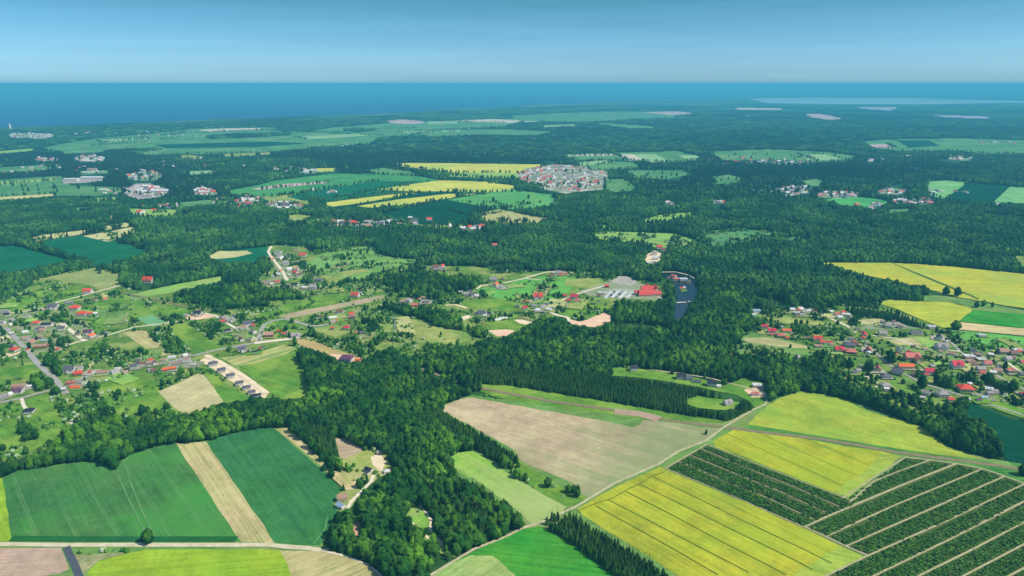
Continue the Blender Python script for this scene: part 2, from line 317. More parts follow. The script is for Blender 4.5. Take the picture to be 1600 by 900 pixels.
for nm, poly, mt, lab in [('far_field', [(308, 203), (360, 200.5), (405, 200), (408, 203), (330, 206)], PST, 'pale thin field near the coastal wood'), ('far_field', [(150, 219), (230, 215), (232, 217), (160, 223)], LT, 'light strip in the left plain'),
  ('far_field', [(240, 226), (420, 221), (480, 224), (400, 230), (260, 232)], DTEAL(0), 'dark strip in the left plain'), ('far_field', [(285, 268), (330, 266), (345, 270), (300, 273)], LT, 'small glade in the left forest'), ('far_field', [(268, 244), (292, 242), (330, 246), (300, 249)], OLIVE, 'olive glade behind the left town'),
  ('far_field', [(340, 241), (420, 238), (432, 241), (350, 245)], OLIVE, 'second olive glade behind the left town'), ('far_field', [(460, 214), (560, 209), (575, 212), (480, 218)], LT, 'light strip in the coastal plain'), ('far_field', [(660, 190), (720, 189), (715, 193), (670, 194)], LT, 'light patch near the coast'),
  ('far_field', [(840, 196), (900, 194), (905, 197), (850, 200)], LT, 'light glade in the far forest'), ('far_field', [(925, 353), (948, 351), (950, 356), (930, 358)], PALEG(0), 'little glade in the resort forest'), ('far_meadow', [(1108, 277), (1140, 273), (1165, 280), (1150, 289), (1120, 287)], TMEADOW, 'gardens and meadow in the right forest'),
  ('far_meadow', [(1248, 283), (1275, 280), (1292, 285), (1280, 291), (1255, 290)], TMEADOW, 'meadow behind the right hamlet'), ('far_field', [(1198, 308), (1246, 302), (1247, 304), (1202, 310)], PST, 'pale strip beside the right hamlet'), ('far_field', [(1400, 282), (1462, 279), (1462, 282), (1404, 286)], PST, 'pale strip before the pine forest'),
  ('far_field', [(1140, 168), (1220, 169), (1222, 172), (1150, 172)], PST, 'pale strip near the lagoon'), ('far_field', [(1152, 183), (1182, 179), (1184, 181), (1158, 185)], LT, 'small strip in the far right forest'), ('far_field', [(1390, 160.5), (1420, 160), (1425, 161.5), (1395, 162)], LT, 'tiny strip by the lagoon'),
  ('far_field', [(1160, 192), (1200, 190), (1205, 192), (1165, 194)], PST, 'pale sliver in the far forest'), ('far_meadow', [(560, 268), (600, 262), (640, 268), (660, 275), (600, 274)], TMEADOW, 'rough meadow above the green fields'), ('far_meadow', [(640, 345), (700, 352), (740, 352), (735, 358), (660, 356)], OLIVE, 'olive gardens below the teal field'),
  ('far_meadow', [(1000, 300), (1030, 297), (1035, 301), (1005, 304)], TMEADOW, 'tiny meadow below the estate'), ('far_field', [(0, 262), (60, 258), (95, 262), (40, 268), (-60, 270)], TMEADOW, 'meadow left of the works'), ('far_field', [(110, 268), (170, 266), (180, 270), (130, 273)], TMEADOW, 'meadow behind the works'),
  ('far_field', [(270, 318), (330, 312), (345, 318), (290, 324)], TMEADOW, 'meadow right of the left town'), ('far_field', [(440, 338), (470, 334), (500, 340), (460, 345)], OLIVE, 'olive glade below the centre hamlet'), ('far_field', [(110, 325), (160, 322), (165, 326), (118, 329)], TMEADOW, 'meadow in the left forest'),
  ('far_field', [(1440, 392), (1480, 392), (1482, 395), (1445, 396)], TMEADOW, 'sliver of grass by the right forest'), ('far_field', [(1380, 328), (1420, 326), (1430, 330), (1390, 333)], TMEADOW, 'glade below the right hamlets'), ('far_field', [(1225, 372), (1262, 368), (1266, 373), (1232, 377)], TMEADOW, 'small glade in the right forest')]:
    fs(nm, poly, mt, lab, code=6 if nm == 'far_meadow' else 0)
wood([(308, 213), (370, 208), (450, 207), (470, 210), (400, 215), (330, 217)], 8, ''); wood([(165, 234), (250, 231), (255, 236), (170, 238)], 8, ''); wood([(520, 203), (560, 200), (600, 203), (560, 207)], 8, '')
# --- left far fields
fs('far_meadow', [(-200, 300), (0, 281), (95, 275), (100, 280), (110, 290), (190, 293), (190, 300), (150, 306), (90, 306), (0, 312), (-200, 325)], TMEADOW, 'striped fields left of the town', code=6)
fs('far_field', [(-100, 290), (8, 284), (85, 279), (88, 282), (10, 288), (-100, 295)], PALEG(0), 'pale yellow green strip')
fs('far_field', [(-100, 315), (0, 308), (82, 303), (85, 306), (40, 310), (0, 314), (-100, 322)], crop('far_sand_stubble', C(180, 176, 110), C(190, 180, 120)), 'straw strip left of the town')
fs('far_field', [(135, 310), (188, 308), (186, 313), (150, 316)], PALEG(0), 'pale strip near the white farm')
fs('far_meadow', [(200, 326), (280, 328), (278, 338), (240, 341), (205, 338)], PALEG(0), 'pale field by a red roofed chapel', code=6)
fs('far_field', [(170, 337), (198, 338), (198, 341), (172, 342)], STRAW(0), 'thin straw strip')
# --- centre far fields
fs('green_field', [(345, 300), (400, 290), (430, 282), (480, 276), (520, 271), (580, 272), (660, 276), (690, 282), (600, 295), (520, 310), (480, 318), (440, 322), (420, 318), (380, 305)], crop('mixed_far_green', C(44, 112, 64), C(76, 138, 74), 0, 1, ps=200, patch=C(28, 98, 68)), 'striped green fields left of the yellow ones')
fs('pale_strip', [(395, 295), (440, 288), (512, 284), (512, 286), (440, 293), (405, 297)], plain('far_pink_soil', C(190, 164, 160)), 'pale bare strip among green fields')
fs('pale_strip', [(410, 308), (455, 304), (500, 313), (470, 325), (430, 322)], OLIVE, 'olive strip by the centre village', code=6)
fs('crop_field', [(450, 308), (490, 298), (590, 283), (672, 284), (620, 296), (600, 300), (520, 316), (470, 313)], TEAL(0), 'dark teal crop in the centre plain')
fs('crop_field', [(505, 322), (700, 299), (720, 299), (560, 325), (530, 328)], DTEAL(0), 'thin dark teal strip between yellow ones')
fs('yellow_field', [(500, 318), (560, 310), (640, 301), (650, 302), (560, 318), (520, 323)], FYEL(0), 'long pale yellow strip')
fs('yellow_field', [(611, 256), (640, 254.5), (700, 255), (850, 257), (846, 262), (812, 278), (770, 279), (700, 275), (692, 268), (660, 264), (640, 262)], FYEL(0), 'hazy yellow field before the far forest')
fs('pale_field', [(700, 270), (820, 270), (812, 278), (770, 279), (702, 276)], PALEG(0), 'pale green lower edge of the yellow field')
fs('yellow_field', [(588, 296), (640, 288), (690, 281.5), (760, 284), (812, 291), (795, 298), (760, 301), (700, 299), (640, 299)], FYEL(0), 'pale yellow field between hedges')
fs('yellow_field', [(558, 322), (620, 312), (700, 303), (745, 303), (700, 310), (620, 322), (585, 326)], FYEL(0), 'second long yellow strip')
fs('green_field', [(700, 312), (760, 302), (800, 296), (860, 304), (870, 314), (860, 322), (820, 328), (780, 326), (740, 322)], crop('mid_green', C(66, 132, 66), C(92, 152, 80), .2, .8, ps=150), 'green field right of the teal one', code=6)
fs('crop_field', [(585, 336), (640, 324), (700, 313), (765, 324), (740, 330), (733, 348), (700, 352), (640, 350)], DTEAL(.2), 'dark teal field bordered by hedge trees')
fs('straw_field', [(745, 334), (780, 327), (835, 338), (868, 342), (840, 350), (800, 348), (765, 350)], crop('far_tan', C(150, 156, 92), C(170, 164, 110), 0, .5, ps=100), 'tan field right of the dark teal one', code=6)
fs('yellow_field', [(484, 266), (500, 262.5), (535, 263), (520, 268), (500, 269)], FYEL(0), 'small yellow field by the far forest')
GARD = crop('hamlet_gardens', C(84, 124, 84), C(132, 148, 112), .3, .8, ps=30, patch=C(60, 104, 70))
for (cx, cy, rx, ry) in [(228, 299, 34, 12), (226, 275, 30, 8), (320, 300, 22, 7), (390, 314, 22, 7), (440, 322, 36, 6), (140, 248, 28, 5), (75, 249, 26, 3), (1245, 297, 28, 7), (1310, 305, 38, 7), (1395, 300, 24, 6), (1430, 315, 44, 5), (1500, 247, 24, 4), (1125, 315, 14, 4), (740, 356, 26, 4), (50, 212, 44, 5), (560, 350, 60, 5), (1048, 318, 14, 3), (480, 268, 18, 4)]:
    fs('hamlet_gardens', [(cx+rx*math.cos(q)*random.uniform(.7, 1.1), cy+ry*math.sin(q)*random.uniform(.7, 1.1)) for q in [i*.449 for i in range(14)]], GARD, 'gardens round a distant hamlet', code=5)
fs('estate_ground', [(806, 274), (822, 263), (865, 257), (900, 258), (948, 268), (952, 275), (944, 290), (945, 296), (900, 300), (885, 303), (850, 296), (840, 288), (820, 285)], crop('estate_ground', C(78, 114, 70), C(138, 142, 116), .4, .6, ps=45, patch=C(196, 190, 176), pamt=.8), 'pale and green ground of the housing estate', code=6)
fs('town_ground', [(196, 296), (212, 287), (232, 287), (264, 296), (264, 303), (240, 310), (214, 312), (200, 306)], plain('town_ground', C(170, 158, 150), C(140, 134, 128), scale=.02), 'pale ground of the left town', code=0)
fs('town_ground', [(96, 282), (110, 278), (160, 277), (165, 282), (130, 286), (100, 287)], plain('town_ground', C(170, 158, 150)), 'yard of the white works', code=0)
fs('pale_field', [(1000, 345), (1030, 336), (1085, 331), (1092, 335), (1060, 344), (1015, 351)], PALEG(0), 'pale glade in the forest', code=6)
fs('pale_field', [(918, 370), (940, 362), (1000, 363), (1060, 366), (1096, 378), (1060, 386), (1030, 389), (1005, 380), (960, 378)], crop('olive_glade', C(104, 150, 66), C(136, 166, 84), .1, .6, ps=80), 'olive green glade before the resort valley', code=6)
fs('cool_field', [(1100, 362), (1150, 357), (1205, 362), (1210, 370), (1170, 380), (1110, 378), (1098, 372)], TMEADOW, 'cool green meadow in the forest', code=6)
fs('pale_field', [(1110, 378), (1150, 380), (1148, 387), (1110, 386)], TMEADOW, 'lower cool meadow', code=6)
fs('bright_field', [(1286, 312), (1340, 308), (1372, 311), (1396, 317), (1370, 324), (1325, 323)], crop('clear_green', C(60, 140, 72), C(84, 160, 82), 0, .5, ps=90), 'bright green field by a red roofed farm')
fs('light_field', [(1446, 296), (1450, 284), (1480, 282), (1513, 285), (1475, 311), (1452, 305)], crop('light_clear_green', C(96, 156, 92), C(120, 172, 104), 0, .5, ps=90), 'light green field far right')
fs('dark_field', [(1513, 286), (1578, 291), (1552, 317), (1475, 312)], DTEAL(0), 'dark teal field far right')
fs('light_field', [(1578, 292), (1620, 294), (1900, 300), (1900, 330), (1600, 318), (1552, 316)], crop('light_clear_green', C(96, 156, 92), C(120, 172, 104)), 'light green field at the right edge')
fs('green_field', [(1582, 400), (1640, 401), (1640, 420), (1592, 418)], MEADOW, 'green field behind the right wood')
# --- mid left fields
fs('crop_field', [(-300, 400), (-20, 386), (25, 384), (70, 396), (116, 408), (85, 416), (50, 421), (24, 426), (-300, 450)], TEAL(.1), 'teal crop field at the left edge')
fs('crop_field', [(55, 380), (90, 373), (128, 369), (180, 378), (236, 393), (210, 404), (150, 416), (125, 403), (80, 390)], TEAL(.1), 'teal crop field right of the hedge')
fs('straw_field', [(40, 374), (70, 367), (130, 360), (195, 348), (208, 349), (205, 354), (160, 360), (130, 366), (80, 374), (50, 378)], crop('mid_straw', C(150, 162, 92), C(182, 176, 122), .1, 1, ps=60), 'pale straw strip behind the teal field', code=6)
fs('straw_field', [(130, 369), (170, 362), (210, 354), (222, 360), (200, 368), (168, 378)], crop('mid_straw', C(150, 162, 92), C(182, 176, 122), .1), 'pale straw field with a sandy edge', code=6)
fs('teal_field', [(322, 404), (342, 393), (400, 387), (430, 384), (440, 392), (424, 398), (416, 412), (350, 412), (335, 408)], TEAL(0), 'small teal field in the woods')
fs('straw_field', [(322, 403), (342, 392), (360, 393), (385, 392), (395, 396), (370, 402), (340, 405)], crop('mid_straw', C(150, 162, 92), C(182, 176, 122), .1), 'straw wedge in the woods')
# open country around the villages
O1 = [(-340, 480), (-10, 462), (20, 455), (50, 438), (100, 427), (145, 418), (187, 410), (190, 430), (188, 445), (230, 460), (260, 452), (345, 432), (360, 436), (400, 440), (415, 425), (400, 410), (418, 400), (418, 386), (430, 383), (480, 386), (485, 395), (560, 385), (582, 384), (592, 398), (615, 404), (652, 405), (650, 415),
      (740, 416), (780, 424), (820, 422), (830, 425), (870, 424), (925, 425), (930, 435), (960, 432), (985, 432), (1000, 440), (1040, 450), (1040, 468), (1010, 475), (960, 470), (965, 490), (955, 505), (930, 512), (905, 512), (880, 495), (840, 500), (800, 522), (775, 530), (740, 540), (700, 548), (640, 558), (610, 548), (560, 565), (530, 552), (480, 545), (462, 550), (470, 570), (485, 600), (480, 622), (440, 622), (400, 622), (330, 635), (290, 652), (240, 655), (200, 655), (150, 640), (130, 655), (100, 668), (105, 690), (80, 700), (50, 712), (20, 720), (-340, 760)]
sheet('meadow', O1, MEADOW, 'rough green meadows between the villages', code=7, rough_edge=8)
# right village ground
R1 = [(1128, 548), (1155, 532), (1172, 515), (1180, 492), (1210, 478), (1260, 478), (1300, 471), (1370, 474), (1400, 484), (1440, 500), (1475, 515), (1500, 520), (1600, 532), (1940, 570), (1940, 770), (1700, 700), (1600, 655), (1520, 628), (1500, 640), (1480, 655), (1440, 650), (1390, 632), (1350, 612), (1330, 600), (1300, 578), (1250, 572), (1210, 560), (1160, 552), (1145, 560)]
sheet('village_meadow', R1, MEADOW, 'green gardens of the right hand village', code=5, rough_edge=5)
# --- patches in the open country, left
fs('meadow_patch', [(50, 438), (145, 420), (187, 411), (190, 430), (187, 446), (172, 455), (140, 446), (80, 436)], crop('olive_brown_grass', C(112, 138, 64), C(140, 146, 90), .1, .7, ps=60), 'olive brown meadow behind the crossroad house')
fs('meadow_patch', [(10, 470), (60, 440), (130, 450), (150, 460), (80, 480), (40, 490), (-100, 495), (-100, 480)], MEADOW2, 'green scrubby meadow at the left edge', code=6)
fs('garden_ground', [(-60, 500), (20, 490), (75, 481), (110, 472), (160, 490), (150, 512), (130, 530), (80, 545), (50, 560), (30, 530), (0, 545), (-60, 560)], plain('garden_ground', C(104, 134, 74), C(142, 142, 110), scale=.07), 'gardens of the left village', code=5)
fs('sandy_strip', [(-60, 533), (0, 527), (14, 524), (18, 529), (0, 534), (-60, 540)], SANDM, 'sandy plot by the left road')
fs('sandy_plot', [(8, 548), (18, 543), (32, 547), (34, 552), (12, 559)], PSAND, 'sandy plot of a red roofed house')
fs('meadow_patch', [(-100, 585), (0, 578), (55, 569), (65, 580), (45, 590), (0, 590), (-100, 605)], MEADOW2, 'bright paddock enclosed by trees')
fs('meadow_patch', [(-120, 620), (0, 634), (30, 632), (60, 618), (80, 620), (95, 650), (105, 680), (60, 700), (0, 720), (-120, 740)], MEADOW2, 'bright green paddock around the navy roofed house', code=6)
fs('meadow_patch', [(150, 600), (185, 592), (225, 590), (255, 600), (250, 612), (262, 630), (285, 650), (240, 655), (200, 652), (172, 640), (160, 620)], MEADOW2, 'bright grass left of the straw field', code=6)
fs('straw_field', [(247, 612), (275, 601), (315, 581), (350, 628), (330, 636), (295, 650), (275, 640), (262, 628)], crop('straw_smooth', C(160, 158, 106), C(178, 168, 124), ang((247, 612), (315, 581)), .8, ps=60), 'straw coloured field below the lower road')
fs('meadow_patch', [(318, 583), (340, 588), (360, 605), (395, 623), (352, 630)], MEADOW2, 'green wedge below the new houses')
fs('meadow_patch', [(372, 573), (400, 567), (440, 555), (462, 550), (470, 570), (485, 600), (478, 622), (440, 625), (420, 612), (395, 592)], MEADOW2, 'bright green paddock beside the new houses')
fs('crop_strip', [(345, 560), (400, 552), (440, 540), (465, 545), (440, 556), (400, 568), (370, 573)], crop('striped_allotment', C(100, 140, 62), C(160, 156, 96), ang((370, 573), (462, 546)), 1.6, tram=14, tw=2, tcol=C(60, 130, 60)), 'striped strip field by the bend')
fs('sandy_plot', [(312, 564), (328, 555), (345, 566), (380, 588), (420, 613), (414, 623), (398, 620), (375, 605), (340, 582)], SANDM, 'sandy building plots of the new houses')
fs('straw_field', [(192, 520), (225, 516), (268, 553), (248, 558), (228, 545)], STRAW(ang((192, 520), (248, 556))), 'pale straw strip below the white track')
fs('meadow_patch', [(110, 540), (190, 522), (225, 545), (200, 552), (130, 560), (115, 556)], MEADOW, 'meadow below the white track', code=6)
fs('meadow_patch', [(258, 512), (290, 505), (352, 545), (315, 553), (290, 540)], MEADOW2, 'bright green strip right of the orchard')
wood([(225, 516), (258, 508), (300, 545), (300, 552), (265, 555), (250, 540)], 4, 'beside the straw strip')
fs('cool_field', [(203, 493), (225, 485), (262, 505), (238, 511)], crop('cool_pale', C(90, 146, 98), C(112, 160, 110), 0, .4), 'cool pale green plot')
fs('meadow_patch', [(150, 470), (190, 460), (240, 475), (300, 485), (300, 500), (250, 490), (200, 500), (150, 520), (130, 500)], MEADOW2, 'green meadow above the white track', code=6)
fs('straw_field', [(205, 460), (250, 450), (300, 440), (345, 432), (348, 439), (325, 446), (300, 450), (250, 461), (225, 464)], PALEG(ang((205, 460), (345, 433))), 'long pale green field between woods')
fs('sandy_plot', [(287, 495), (312, 488), (333, 492), (335, 496), (310, 500), (294, 500)], PSAND, 'sandy plot of a dark roofed house')
wood([(258, 460), (300, 452), (346, 440), (400, 442), (470, 458), (495, 470), (470, 476), (440, 478), (400, 480), (350, 485), (300, 474)], 1, 'below the long pale field')
wood([(130, 560), (165, 545), (200, 548), (225, 552), (245, 570), (225, 573), (190, 578), (150, 570)], 7, 'above the lower road')
wood([(60, 555), (85, 560), (100, 575), (125, 570), (120, 580), (90, 590), (75, 580)], 1, 'between the left road and the lower road')
wood([(-100, 570), (0, 570), (50, 558), (60, 562), (55, 568), (0, 578), (-100, 585)], 1, 'behind the bright paddock')
wood([(-100, 610), (0, 602), (40, 600), (60, 580), (85, 600), (100, 620), (60, 612), (45, 596), (0, 600)], 1, 'between the paddocks')
wood([(80, 625), (100, 618), (110, 640), (135, 615), (160, 625), (165, 640), (130, 660), (105, 670)], 4, 'in the blossoming thicket')
wood([(27, 670), (35, 658), (50, 657), (58, 670), (68, 688), (40, 692)], 1, 'in the paddock near the navy roofed house')
wood([(-100, 440), (0, 432), (30, 427), (60, 432), (40, 452), (0, 456), (-100, 470)], 1, 'at the left edge behind the meadow')
# --- centre
fs('meadow_patch', [(427, 384), (480, 387), (485, 395), (470, 398), (440, 392)], MEADOW, 'meadow at the top of the hill village')
fs('green_field', [(478, 412), (500, 398), (540, 390), (580, 385), (592, 398), (620, 404), (652, 405), (650, 415), (600, 424), (580, 432), (540, 440), (510, 436), (490, 425)], crop('light_village_green', C(88, 138, 62), C(118, 156, 78), .25, .8, ps=50, patch=C(76, 124, 56)), 'light green fields behind the centre village', code=6)
fs('olive_field', [(500, 432), (525, 426), (570, 420), (575, 424), (530, 436), (515, 440)], OLIVE, 'olive plot behind the centre village')
fs('village_ground', [(425, 395), (450, 395), (480, 415), (500, 440), (470, 455), (430, 452), (405, 445), (430, 430)], plain('garden_ground', C(104, 134, 74)), 'gardens of the hill village', code=5)
wood([(400, 400), (425, 398), (435, 415), (415, 425), (400, 420)], 1, 'left of the hill village street')
wood([(430, 468), (400, 462), (460, 458), (480, 462), (470, 470), (440, 474), (400, 478), (390, 470)], 1, 'below the hill village')
fs('meadow_patch', [(400, 482), (450, 476), (500, 462), (560, 460), (540, 470), (500, 482), (430, 495), (395, 498)], MEADOW2, 'scrubby green slope above the wide sandy strip', code=6)
fs('sandy_strip', [(430, 495), (480, 484), (520, 477), (570, 467), (600, 461), (606, 464), (590, 470), (540, 480), (490, 490), (452, 498)], TAN(ang((430, 495), (600, 462))), 'wide bare strip across the meadows')
fs('meadow_patch', [(500, 452), (530, 462), (600, 458), (600, 450), (540, 448)], MEADOW, 'meadow by the red roofed house', code=7)
wood([(595, 436), (605, 425), (640, 419), (700, 425), (750, 430), (757, 442), (730, 458), (700, 458), (650, 452), (600, 448)], 1, 'behind the orange roofed house')
wood([(640, 455), (690, 458), (690, 470), (655, 468), (625, 465), (620, 455)], 1, 'above the grey roofed farm')
wood([(495, 445), (560, 440), (600, 440), (600, 452), (540, 452)], 4, 'right of the hill village')
fs('meadow_patch', [(650, 415), (740, 416), (760, 428), (800, 428), (800, 440), (760, 434), (690, 424)], MEADOW, 'meadow with red roofs at a forest edge')
fs('green_field', [(745, 452), (790, 444), (850, 430), (880, 432), (940, 438), (895, 450), (880, 465), (850, 470), (830, 462), (790, 470), (760, 462)], crop('village_green', C(76, 142, 60), C(98, 158, 66), .3, .7, ps=50), 'open green pasture behind the red roofed guest house', code=6)
fs('green_field', [(790, 430), (850, 424), (890, 425), (885, 433), (850, 432), (800, 440)], MEADOW, 'meadow before the forest')
fs('green_field', [(720, 472), (760, 466), (810, 474), (830, 482), (800, 487), (770, 484), (725, 480)], MEADOW2, 'mown green field below the grey village')
fs('olive_field', [(885, 437), (940, 435), (945, 445), (920, 452), (880, 447)], OLIVE, 'olive plot left of the car park')
fs('green_field', [(860, 480), (900, 476), (945, 477), (960, 482), (940, 490), (910, 500), (885, 498), (870, 488)], MEADOW2, 'green pasture above the sand pit', code=6)
wood([(600, 470), (640, 475), (690, 480), (700, 490), (730, 490), (720, 505), (760, 515), (760, 530), (700, 520), (660, 500), (620, 490), (600, 485)], 1, 'in the centre valley')
fs('olive_field', [(600, 495), (640, 498), (700, 515), (740, 520), (735, 532), (690, 545), (660, 530), (620, 520), (590, 508)], OLIVE, 'dry olive meadow around the masts', code=6)
fs('meadow_patch', [(755, 505), (800, 500), (830, 505), (800, 520), (770, 525)], MEADOW2, 'green plot beside the red mast')
fs('sandy_plot', [(762, 517), (790, 515), (805, 517), (790, 526), (776, 526)], PSAND, 'pink sand plot beside the mast')
fs('sandy_strip', [(700, 502), (740, 490), (745, 494), (710, 506)], SANDM, 'sandy track strip')
fs('sandy_plot', [(802, 500), (815, 500), (833, 504), (828, 509), (812, 506)], SANDM, 'sandy oval paddock')
fs('meadow_patch', [(407, 505), (440, 497), (480, 512), (470, 520), (430, 525), (412, 520)], MEADOW2, 'green plot inside the road bend', code=7)
fs('olive_field', [(490, 515), (520, 507), (555, 518), (525, 527), (500, 520)], OLIVE, 'mown plot of the crimson roofed house')
fs('sandy_strip', [(455, 530), (480, 530), (520, 545), (565, 560), (572, 565), (545, 566), (510, 556), (470, 540)], crop('orange_dirt', C(176, 152, 100), C(160, 150, 90), .1, .5, ps=40), 'sandy strip ending at a purple roofed hall')
fs('sandy_plot', [(515, 553), (530, 555), (548, 563), (530, 564)], PSAND, 'bare plot by the purple hall')
# resort
fs('resort_ground', [(905, 455), (935, 447), (955, 440), (1000, 442), (1030, 452), (1035, 468), (985, 468), (950, 466), (920, 462)], plain('resort_ground', C(150, 150, 128), C(110, 132, 84), scale=.08), 'ground of the resort', code=0)
fs('car_park', [(944, 456), (960, 451), (998, 453), (990, 463), (965, 466), (945, 463)], plain('car_park_gravel', C(168, 172, 158), C(132, 142, 110), scale=.15), 'car park of the resort')
fs('amphitheatre_slope', [(955, 440), (966, 432), (980, 432), (997, 441), (985, 447), (968, 444)], crop('grey_terraces', C(128, 122, 116), C(150, 144, 134), 1.2, 1.5, tram=8, tw=2, tcol=C(170, 166, 150)), 'grey terraced slope behind the hotel')
fs('sand_pit', [(887, 502), (893, 500), (905, 503), (918, 500), (935, 493), (944, 489), (957, 495), (958, 502), (945, 506), (930, 512), (910, 510), (893, 508)], PSAND, 'pink sand pit at the wood edge')
lakem = water('lake_water', C(26, 38, 44), .12, .15, .5)
sheet('lake', [(1030, 426), (1053, 426), (1073, 431), (1087, 438), (1093, 450), (1091, 467), (1078, 472), (1077, 480), (1069, 494), (1060, 499), (1052, 496), (1049, 488), (1053, 474), (1057, 460), (1054, 448), (1050, 440), (1034, 432)], lakem, 'dark lake in the wooded valley')
sheet('islet', [(1060, 450), (1070, 449), (1074, 455), (1066, 457)], MEADOW2, 'small grassy islet in the lake')
sheet('sandy_bank', [(1010, 398), (1024, 392), (1036, 398), (1030, 412), (1016, 414), (1006, 410)], SANDM, 'sandy yard at the head of the lake')
# clearings right of centre
wood([(620, 575), (668, 585), (740, 602), (760, 615), (700, 625), (640, 610)], 3, 'between the rail path and the tan field')
fs('clearing', [(950, 587), (958, 574), (985, 570), (1000, 577), (1060, 583), (1110, 597), (1135, 602), (1155, 593), (1170, 590), (1200, 602), (1200, 628), (1192, 636), (1180, 640), (1172, 628), (1150, 618), (1120, 612), (1095, 606), (1060, 600), (1000, 591), (975, 589)], MEADOW2, 'clearing with new houses in the wood')
fs('clearing', [(1063, 628), (1090, 619), (1130, 625), (1160, 630), (1155, 638), (1130, 642), (1090, 638)], MEADOW2, 'second clearing with a villa')
fs('sandy_plot', [(1162, 610), (1180, 606), (1198, 614), (1196, 622), (1175, 622)], PSAND, 'sandy plot of the unfinished house')
wood([(740, 578), (950, 590), (980, 592), (1060, 602), (1100, 610), (1150, 622), (1172, 632), (1185, 645), (1150, 661), (1060, 649), (960, 633), (870, 617), (790, 606), (740, 602)], 2, 'between the rail path and the new houses')
# paint the clearing back over the conifer block
paint([(1063, 628), (1090, 619), (1130, 625), (1160, 630), (1155, 638), (1130, 642), (1090, 638)], 0)
fs('meadow_strip', [(740, 601), (790, 602), (860, 614), (960, 630), (1060, 648), (1150, 661), (1190, 640), (1196, 634), (1150, 668), (1100, 672), (1060, 660), (1000, 657), (1002, 664), (960, 660), (900, 648), (820, 634), (770, 620), (750, 612)], MEADOW2, 'green strip along the old rail path', code=0)
wood([(745, 612), (800, 626), (870, 642), (866, 648), (800, 636), (760, 622)], 4, 'above the tan field')
wood([(875, 640), (930, 650), (998, 660), (996, 664), (940, 656), (880, 646)], 7, 'above the tan field')
# right hand village patches
fs('meadow_patch', [(1150, 540), (1165, 520), (1200, 524), (1260, 540), (1300, 555), (1250, 556), (1190, 548), (1150, 556)], MEADOWD, 'pale plots below the row of red roofs', code=6)
fs('dirt_plot', [(1160, 529), (1200, 528), (1260, 541), (1272, 546), (1220, 543), (1170, 535)], STRAW(-.2), 'striped dirt plot below the red roofs')
fs('meadow_patch', [(1200, 499), (1230, 496), (1305, 506), (1290, 508), (1220, 506)], OLIVE, 'yellowish strip behind the red roofs')
fs('olive_field', [(1387, 532), (1425, 528), (1442, 540), (1405, 542)], crop('pale_plot', C(160, 162, 104), C(176, 168, 122), 0, .6), 'tan plot in the village centre')
fs('meadow_patch', [(1425, 528), (1460, 526), (1470, 540), (1450, 544)], PALEG(0), 'pale green plot in the village centre')
fs('olive_field', [(1340, 500), (1380, 498), (1378, 505), (1345, 508)], crop('pale_plot', C(160, 162, 104), C(176, 168, 122)), 'olive plot behind the village')
fs('allotments', [(1345, 511), (1380, 505), (1450, 508), (1440, 514), (1350, 516)], plain('allotment_ground', C(140, 146, 120), C(100, 130, 80), scale=.1), 'allotments behind the village')
fs('meadow_patch', [(1387, 598), (1398, 594), (1432, 614), (1425, 618)], MEADOW2, 'narrow lawn between dark hedges')
fs('dark_field', [(1495, 632), (1510, 627), (1560, 648), (1600, 662), (1900, 760), (1900, 820), (1600, 728), (1572, 724), (1566, 700), (1545, 668), (1500, 650)], DTEAL(-.5), 'dark teal field below the village')
fs('meadow_patch', [(1525, 625), (1550, 622), (1600, 642), (1600, 655), (1560, 642)], MEADOW2, 'lawn above the dark teal field')
# tree masses inside the right village
wood([(1412, 612), (1425, 596), (1450, 590), (1480, 586), (1500, 590), (1520, 582), (1560, 590), (1600, 600), (1700, 630), (1700, 665), (1600, 628), (1560, 612), (1530, 600), (1500, 600), (1480, 608), (1450, 607)], 1, 'in the right village')
wood([(1210, 504), (1300, 508), (1330, 520), (1342, 536), (1300, 528), (1260, 517), (1215, 513)], 4, 'behind the red roofs')
wood([(1215, 560), (1290, 556), (1330, 561), (1345, 570), (1370, 562), (1362, 584), (1330, 576), (1290, 577)], 1, 'in the right village')
wood([(1383, 566), (1390, 548), (1410, 552), (1412, 566), (1395, 572)], 1, 'in the right village')
wood([(1480, 545), (1500, 535), (1530, 540), (1570, 545), (1560, 556), (1520, 552), (1500, 558)], 5, 'in the right village')
wood([(1500, 628), (1512, 615), (1524, 622), (1512, 636), (1500, 652), (1485, 650)], 1, 'by the dark teal field')
# yellow fields upper right
wood([(1300, 478), (1350, 480), (1400, 490), (1440, 505), (1470, 516), (1430, 512), (1385, 500), (1340, 495), (1320, 490)], 2, 'below the right hand yellow field')
fs('rapeseed_field', [(1272, 411), (1330, 411), (1392, 411), (1450, 414), (1500, 418), (1600, 428), (1900, 450), (1900, 520), (1600, 482), (1570, 478), (1540, 472), (1490, 464), (1465, 456), (1440, 450), (1400, 440), (1360, 432), (1330, 425), (1310, 418)], crop('upper_rapeseed', C(148, 158, 62), C(174, 172, 52), .1, .7, tram=40, tw=.6, tcol=C(120, 150, 50), ps=90, patch=C(140, 168, 70)), 'large yellow rapeseed field upper right')
fs('field_boundary', [(1392, 411.5), (1394, 411.5), (1436, 428), (1486, 448), (1530, 467), (1528, 468.5), (1482, 450), (1434, 430)], crop('dark_track', C(80, 100, 40), C(60, 90, 40)), 'dark track crossing the yellow field')
fs('meadow_strip', [(1430, 463), (1470, 462), (1530, 472), (1600, 486), (1900, 520), (1900, 530), (1600, 492), (1520, 485), (1500, 476), (1440, 470)], MEADOWD, 'green strip between yellow fields')
